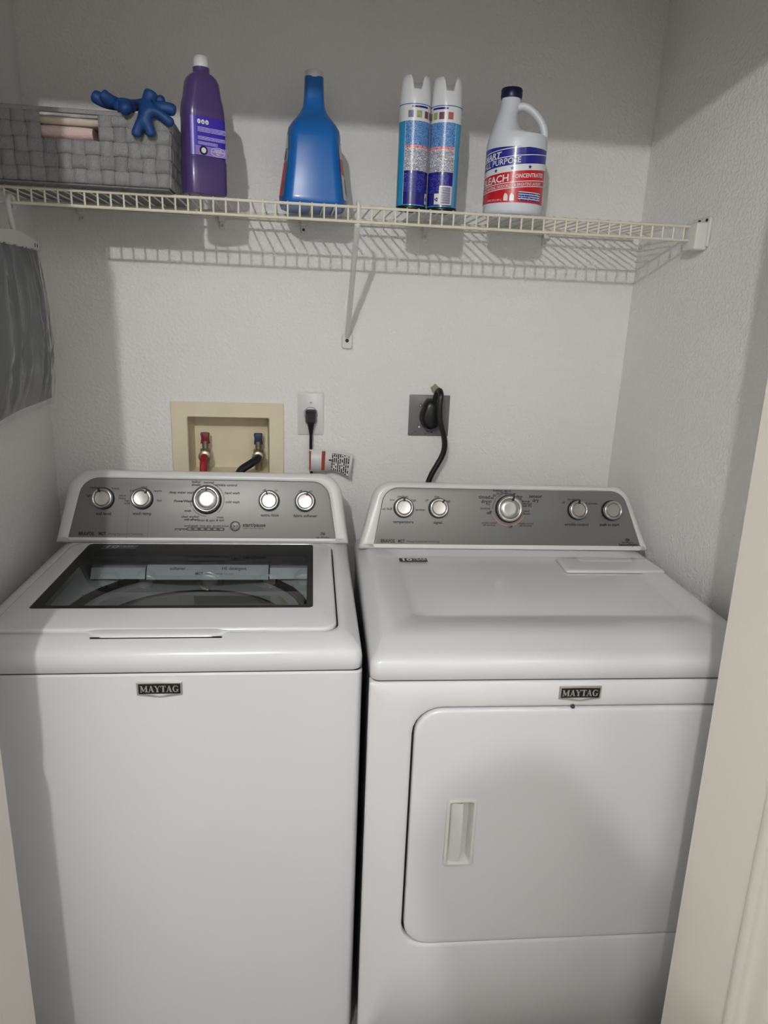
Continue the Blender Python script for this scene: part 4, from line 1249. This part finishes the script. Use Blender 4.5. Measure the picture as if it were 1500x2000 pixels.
def wall_pt(side, u, v, off):
    """u 0..1 along the wall, v 0..1 up; off outward; walls flare slightly"""
    fl_ = 0.004 * v
    if side == 'front':
        return (BX0 + (BX1 - BX0) * u + (u - .5) * 2 * fl_, BY0 - fl_ - off, 0.004 + (BH - .004) * v)
    if side == 'right':
        return (BX1 + fl_ + off, BY0 + (BY1 - BY0) * u - (0.5 - u) * 2 * fl_, 0.004 + (BH - .004) * v)
    if side == 'back':
        return (BX1 - (BX1 - BX0) * u, BY1 + off, 0.004 + (BH - .004) * v)
    return (BX0 - off, BY1 - (BY1 - BY0) * u, 0.004 + (BH - .004) * v)


def strip(side, horizontal, idx, n_u, n_v, skip=()):
    """one strap woven over and under the crossing straps"""
    V = []; Fq = []
    n = n_u if horizontal else n_v
    q = 6
    m_ = n * q
    cells_skip = set(skip)
    rows = []
    for i in range(m_ + 1):
        t = i / m_
        c = min(int(t * n), n - 1)
        ph = (t * n) * pi
        sgn = 1 if (c + idx) % 2 == 0 else -1
        if not horizontal:
            sgn = -sgn
        off = .0017 * sgn * min(1.0, abs(sin(ph)) * 1.9)
        pair = []
        for e in (0.035, 0.5, 0.965):
            bul = .0005 if e == .5 else 0
            if horizontal:
                pair.append(wall_pt(side, t, (idx + e) / n_v, off + bul))
            else:
                pair.append(wall_pt(side, (idx + e) / n_u, t, off + bul))
        rows.append((pair, c))
    for r, c in rows:
        V += r
    for i in range(m_):
        c = min(int((i + .5) / m_ * n), n - 1)
        if c in cells_skip:
            continue
        a = 3 * i
        Fq += [(a, a + 1, a + 4, a + 3), (a + 1, a + 2, a + 5, a + 4)]
    runs = [[]]
    for f_ in Fq:
        if runs[-1] and f_[0] - runs[-1][-1][0] > 3:
            runs.append([])
        runs[-1].append(f_)
    for Fr in runs:
        if not Fr:
            continue
        used = sorted({k for f_ in Fr for k in f_})
        rem = {k: i for i, k in enumerate(used)}
        Vr = [V[k] for k in used]; Fr = [tuple(rem[k] for k in f_) for f_ in Fr]
        o = obj_open('woven_strap', (Vr, Fr), 'strap_dark' if (idx * 7 + (3 if horizontal else 0)) % 5 == 0 else 'strap', bk)
        md = o.modifiers.new('thick', 'SOLIDIFY'); md.thickness = 0.0011; md.offset = 0


opc = (5, 6, 7, 8); opr = (3, 4)
for side, nu in (('front', NC), ('right', NS), ('back', NC), ('left', NS)):
    for r in range(NR):
        strip(side, True, r, nu, NR, opc if (side == 'front' and r in (3, 4)) else ())
    for c in range(nu):
        strip(side, False, c, nu, NR, opr if (side == 'front' and c in opc) else ())
# open the upper handle slot a little and bind it
obj('basket_floor', bevbox(BX0 + .002, BX1 - .002, BY0 + .002, BY1 - .002, 0.0006, 0.004, .0015), 'strap_dark', bk)
gg = G()
rim = [(BX0 - .004, BY0 - .004), (BX1 + .004, BY0 - .004), (BX1 + .004, BY1 + .001), (BX0 - .004, BY1 + .001)]
ro = lambda d, z: at_z(roundpoly([(rim[0][0] - d, rim[0][1] - d), (rim[1][0] + d, rim[1][1] - d), (rim[2][0] + d, rim[2][1] + d), (rim[3][0] - d, rim[3][1] + d)], .006, 4), z)
obj('rim_band', loft([ro(.0012, BH - .007), ro(.0030, BH - .006), ro(.0030, BH + .0005), ro(.0010, BH + .0018), ro(-.0022, BH + .0018), ro(-.0030, BH - .007)]), 'strap', bk, angle=50)
hx = (BX0 + (BX1 - BX0) * 5 / 14, BX0 + (BX1 - BX0) * 9 / 14)
zz = (0.004 + (BH - .004) * .6, 0.004 + (BH - .004) * .8)
# beige liner edge and towels inside
tw = thing('folded_towel', 'folded pink towel showing through the basket cut-out', 'towel', (0, 0, ZS))


def fold(name, x0, x1, y0, y1, z0, z1, m, par, bulge=.004):
    lo = []
    for k in range(15):
        t = k / 14
        x = x0 + (x1 - x0) * t
        wv_ = .0016 * sin(9 * t + z0 * 90) + .001 * sin(23 * t)
        pts = rrect(y0, y1, z0 + .0006, z1, (z1 - z0) * .48, 5)
        lo.append([(x, p[0] + wv_, p[1] + wv_ * .6 if p[1] > z0 + .01 else p[1]) for p in pts])
    return obj(name, loft(lo, True, True), m, par, angle=60)


fold('towel_layer', BX0 + .020, BX1 - .020, BY0 + .012, BY1 - .02, .0045, .038, 'towel_pink', tw)
fold('towel_layer', BX0 + .024, BX1 - .024, BY0 + .010, BY1 - .02, .039, .084, 'towel_pink', tw)
fold('towel_layer', BX0 + .022, hx[1] - .014, BY0 + .011, BY1 - .03, .085, .108, 'towel_pink', tw)
bc_ = fold('folded_cloth', BX0 + .020, hx[1] + .01, BY0 + .014, BY1 - .03, .1095, .126, 'cloth_beige', None)
bc_.location.z = ZS
tag(bc_, 'folded beige cloth on top of the pink towel in the basket', 'cloth')


def glove(label, palm, fingers, cuff):
    """palm: (centre, half-width dir) chain; fingers: list of point chains with radii"""
    V = [palm[0], palm[1], cuff]; E = [(0, 1), (0, 2)]; R = [(.019, .013), (.019, .013), (.017, .012)]
    for ch in fingers:
        prev = 1 if ch[0] == 'b' else 0
        for p, r in ch[1:]:
            V.append(p); R.append((r * 1.30, r * 1.30)); E.append((prev, len(V) - 1)); prev = len(V) - 1
    me = skin_mesh(V, E, R, 2, 0)
    o = mesh_from('rubber_glove', me, 'glove_blue')
    return tag(o, label, 'glove', 'rubber gloves on the basket')


zb = ZS
gy = BY0 - .012
glove('blue rubber glove draped down over the basket front', ((.391, gy - .004, zb + .136), (.388, gy - .006, zb + .122)),
      [('b', ((.379, gy - .008, zb + .110), .0082), ((.372, gy - .008, zb + .097), .0080), ((.371, gy - .007, zb + .089), .0074)),
       ('b', ((.395, gy - .009, zb + .110), .0085), ((.399, gy - .009, zb + .099), .0084), ((.400, gy - .008, zb + .091), .0076)),
       ('a', ((.412, gy - .006, zb + .134), .0085), ((.430, gy - .004, zb + .124), .0080), ((.443, gy - .003, zb + .117), .0072)),
       ('a', ((.414, gy + .008, zb + .148), .0095), ((.434, gy + .010, zb + .147), .0100), ((.447, gy + .012, zb + .144), .0088)),
       ('a', ((.394, gy + .008, zb + .154), .0105), ((.399, gy + .008, zb + .168), .0112), ((.403, gy + .008, zb + .177), .0100))],
      (.396, gy + .026, zb + .143))
glove('blue rubber glove lying on the basket rim, fingers pointing left', ((.343, gy + .020, zb + .150), (.330, gy + .021, zb + .150)),
      [('b', ((.312, gy + .022, zb + .152), .0100), ((.298, gy + .020, zb + .159), .0105), ((.287, gy + .020, zb + .165), .0094)),
       ('b', ((.324, gy + .004, zb + .154), .0088), ((.314, gy - .001, zb + .159), .0092), ((.309, gy - .002, zb + .163), .0082)),
       ('a', ((.340, gy + .000, zb + .143), .0075), ((.335, gy - .006, zb + .142), .0075)),
       ('a', ((.347, gy + .002, zb + .146), .0100), ((.355, gy - .012, zb + .138), .0105), ((.361, gy - .016, zb + .129), .0090)),
       ('a', ((.362, gy + .058, zb + .160), .0085), ((.392, gy + .062, zb + .168), .0085), ((.419, gy + .058, zb + .175), .0078))],
      (.346, gy + .050, zb + .150))

# ================================================================== hanger and bagged garment
hg = thing('hanger', 'white plastic clip hanger hooked on the left end of the wire shelf', 'hanger', (0.1128, -0.3055, ZRAIL))
hk = catmull([(0, .018, -.010), (0, .0145, .004), (0, .006, .0125), (0, -.004, .0115), (0, -.0125, .003), (0, -.014, -.012), (0, -.009, -.030), (0, .000, -.050), (0, .004, -.058)], 5)
obj('hook', tube(hk, .0052, 10), 'hanger_plastic', hg)
obj('bar', loft([[(x, p[0], p[1]) for p in roundpoly([(-.180, -.082), (.126, -.082), (.126, -.064), (.02, -.052), (-.02, -.052), (-.180, -.064)], .003, 3)] for x in (-.007, .007)], True, True), 'hanger_plastic', hg, angle=40)
gg = G()
for y in (.098, .113, -.150):
    gg.add(box(.0072, .0078, y - .0012, y + .0012, -.076, -.068))
obj('bar_slot', gg, 'black', hg, smooth=False)
gb = thing('garment_bag', 'dark grey pleated cloth in a glossy clear plastic sleeve hanging at left', 'garment', (0.1128, -0.3055, ZRAIL))
NU, NV = 40, 26
V = []; Vf = []
for j in range(NV + 1):
    t = j / NV
    z = -.080 - .325 * t
    hw0 = .117 + .012 * t ** 1.5
    for i in range(NU + 1):
        u = i / NU * 2 - 1
        y = u * hw0 * (1.45 if u < 0 else 1.0) + (.008 * t if u > 0 else -.03 * t)
        edge = 1 - abs(u) ** 6
        pl_ = (.0115 * abs(sin(u * 11 + 1.2 * t)) ** .55 - .006) * min(1, 3 * t + .4) * (1 - .6 * max(0, t - .7) / .3) + .0012 * sin(u * 39 + 5 * t)
        x = ((.004 + .015 * max(0.0, sin(pi * min(1, t * 1.02))) ** .7 * edge) + pl_ * edge) * (1 - t ** 10) + .0008
        zz_ = z - (.012 * (u < 0) * u * u * t)
        V.append((x, y, zz_))
def sheet(V, sgn):
    return [(sgn * p[0], p[1], p[2]) for p in V], [(j * (NU + 1) + i, j * (NU + 1) + i + 1, (j + 1) * (NU + 1) + i + 1, (j + 1) * (NU + 1) + i) for j in range(NV) for i in range(NU)]
obj('cloth', G().add(sheet(V, 1)).add(sheet(V, -1)), 'bag_cloth', gb, angle=70)
V2 = []
for j in range(NV + 1):
    t = j / NV
    for i in range(NU + 1):
        p = V[j * (NU + 1) + i]; u = i / NU * 2 - 1
        V2.append((p[0] * 1.12 + .0022 + .0022 * sin(u * 6 + 9 * t) * sin(7 * t + u * 3) + .0016 * abs(sin(13 * t + 5 * u)) * (1 - t ** 10) + .0055 * t * (1 - t ** 8) * abs(sin(21 * u + 17 * t) * sin(19 * t - 9 * u)), p[1] * 1.035, -.079 + (p[2] + .080) * 1.045))
obj('plastic_sleeve', G().add(sheet(V2, 1)).add(sheet(V2, -1)), 'clear_film', gb, angle=70)

# ================================================================== the photographer behind the camera (only the shadow on the dryer shows)
ps = None
P_ = []; E_ = []; R_ = []


def jv(p, r, prev=None):
    P_.append(p); R_.append(r if isinstance(r, tuple) else (r, r))
    if prev is not None:
        E_.append((prev, len(P_) - 1))
    return len(P_) - 1


pel = jv((.50, -2.20, .96), (.150, .105))
sp1 = jv((.505, -2.20, 1.12), (.135, .100), pel)
sp2 = jv((.515, -2.18, 1.28), (.150, .105), sp1)
chs = jv((.525, -2.14, 1.40), (.140, .095), sp2)
nk = jv((.555, -2.085, 1.475), .056, chs)
nk2 = jv((.566, -2.055, 1.525), .052, nk)
hd1 = jv((.576, -2.030, 1.583), (.066, .078), nk2)
hd2 = jv((.578, -2.035, 1.650), (.078, .096), hd1)
hd3 = jv((.578, -2.040, 1.702), (.062, .074), hd2)
nose = jv((.584, -1.925, 1.614), .010, hd1)
for sx_, el, wr, pm in ((-1, (.335, -2.03, 1.18), (.545, -1.99, 1.395), (.610, -1.962, 1.430)), (1, (.800, -2.03, 1.20), (.760, -1.99, 1.395), (.722, -1.962, 1.430))):
    sh = jv((.53 + .165 * sx_, -2.13, 1.425), .062, chs)
    ua = jv(((.53 + .165 * sx_ + el[0]) / 2, -2.08, 1.30), .050, sh)
    e1 = jv(el, .040, ua)
    fa = jv(tuple((a + b) / 2 for a, b in zip(el, wr)), .037, e1)
    w1 = jv(wr, .026, fa)
    p1 = jv(pm, (.030, .018), w1)
    inw = 1 if sx_ < 0 else -1
    for k in range(4):
        z = pm[2] - .020 + .020 * k
        a_ = jv((pm[0] + .012 * inw, -1.958, z + .008), .0095, p1)
        b_ = jv((pm[0] + .030 * inw, -1.950, z + .016), .0088, a_)
        jv((pm[0] + (.040 - .003 * abs(k - 1.5)) * inw, -1.9445, z + .020), .0078, b_)
    t1 = jv((pm[0] - .004 * inw, -1.975, pm[2] + .030), .011, p1)
    jv((pm[0] + .018 * inw, -1.972, pm[2] + .052), .0095, t1)
for sx_ in (-1, 1):
    hp_ = jv((.50 + .09 * sx_, -2.20, .90), .095, pel)
    kn = jv((.50 + .10 * sx_, -2.18, .50), .058, hp_)
    cf = jv((.50 + .10 * sx_, -2.21, .34), .054, kn)
    an = jv((.50 + .10 * sx_, -2.22, .09), .038, cf)
    jv((.50 + .11 * sx_, -2.12, .035), .034, an)
pm_ = skin_mesh(P_, E_, R_, 2, 0)
zlow = min(v.co.z for v in pm_.vertices)
for v in pm_.vertices:
    v.co.z += -zlow + .001 if v.co.z < .12 else 0
per = mesh_from('person', pm_, 'skin')
tag(per, 'person holding a phone behind the camera, only a soft shadow on the dryer', 'person')


def cloth(name, keep, grow, m_):
    """clothing: the body surface inside keep(), pushed out by grow"""
    vs = pm_.vertices
    idx = [i for i, v in enumerate(vs) if keep(v.co)]
    ss = set(idx); rem = {k: i for i, k in enumerate(idx)}
    V = [tuple(vs[k].co + vs[k].normal * grow) for k in idx]
    Fq = [tuple(rem[k] for k in p.vertices) for p in pm_.polygons if all(k in ss for k in p.vertices)]
    return obj_open(name, (V, Fq), m_, per)


cloth('shirt', lambda c: (c.z > .93 and c.z < 1.475 and not (c.y > -2.02)), .010, 'shirt_dark')
cloth('trousers', lambda c: .10 < c.z <= .97, .008, 'jeans')
cloth('shoe', lambda c: c.z <= .10, .006, 'black')
cloth('hair', lambda c: c.z > 1.575 and (c.y < -2.06 or c.z > 1.690), .012, 'hair')
for sx_ in (-1, 1):
    obj('eye', G().add(lathe([(.0005 + .010 * sin(pi * k / 8), -.010 * cos(pi * k / 8)) for k in range(9)], 12)).map(lambda a, b, c, sx_=sx_: (.579 + .030 * sx_ + a, -1.962 + b, 1.638 + c)), 'ink_white', per)
ph = obj('phone', bevbox(.6285, .7045, -1.9440, -1.9360, 1.350, 1.508, .003), 'black')
tag(ph, 'black phone held up by the person behind the camera', 'phone')

for o in bpy.data.objects:
    nm = o.name.split('.')[0]
    if nm in ('panel_lettering', 'label_lettering', 'dispenser_lettering', 'sticker_lettering', 'badge_lettering', 'oval_lettering', 'danger_lettering', 'icon_mark', 'progress_light', 'rust_spot', 'bar_slot', 'screw_slot', 'recycling_arrows', 'orange_arc', 'play_pause_mark'):
        o['kind'] = 'stuff'
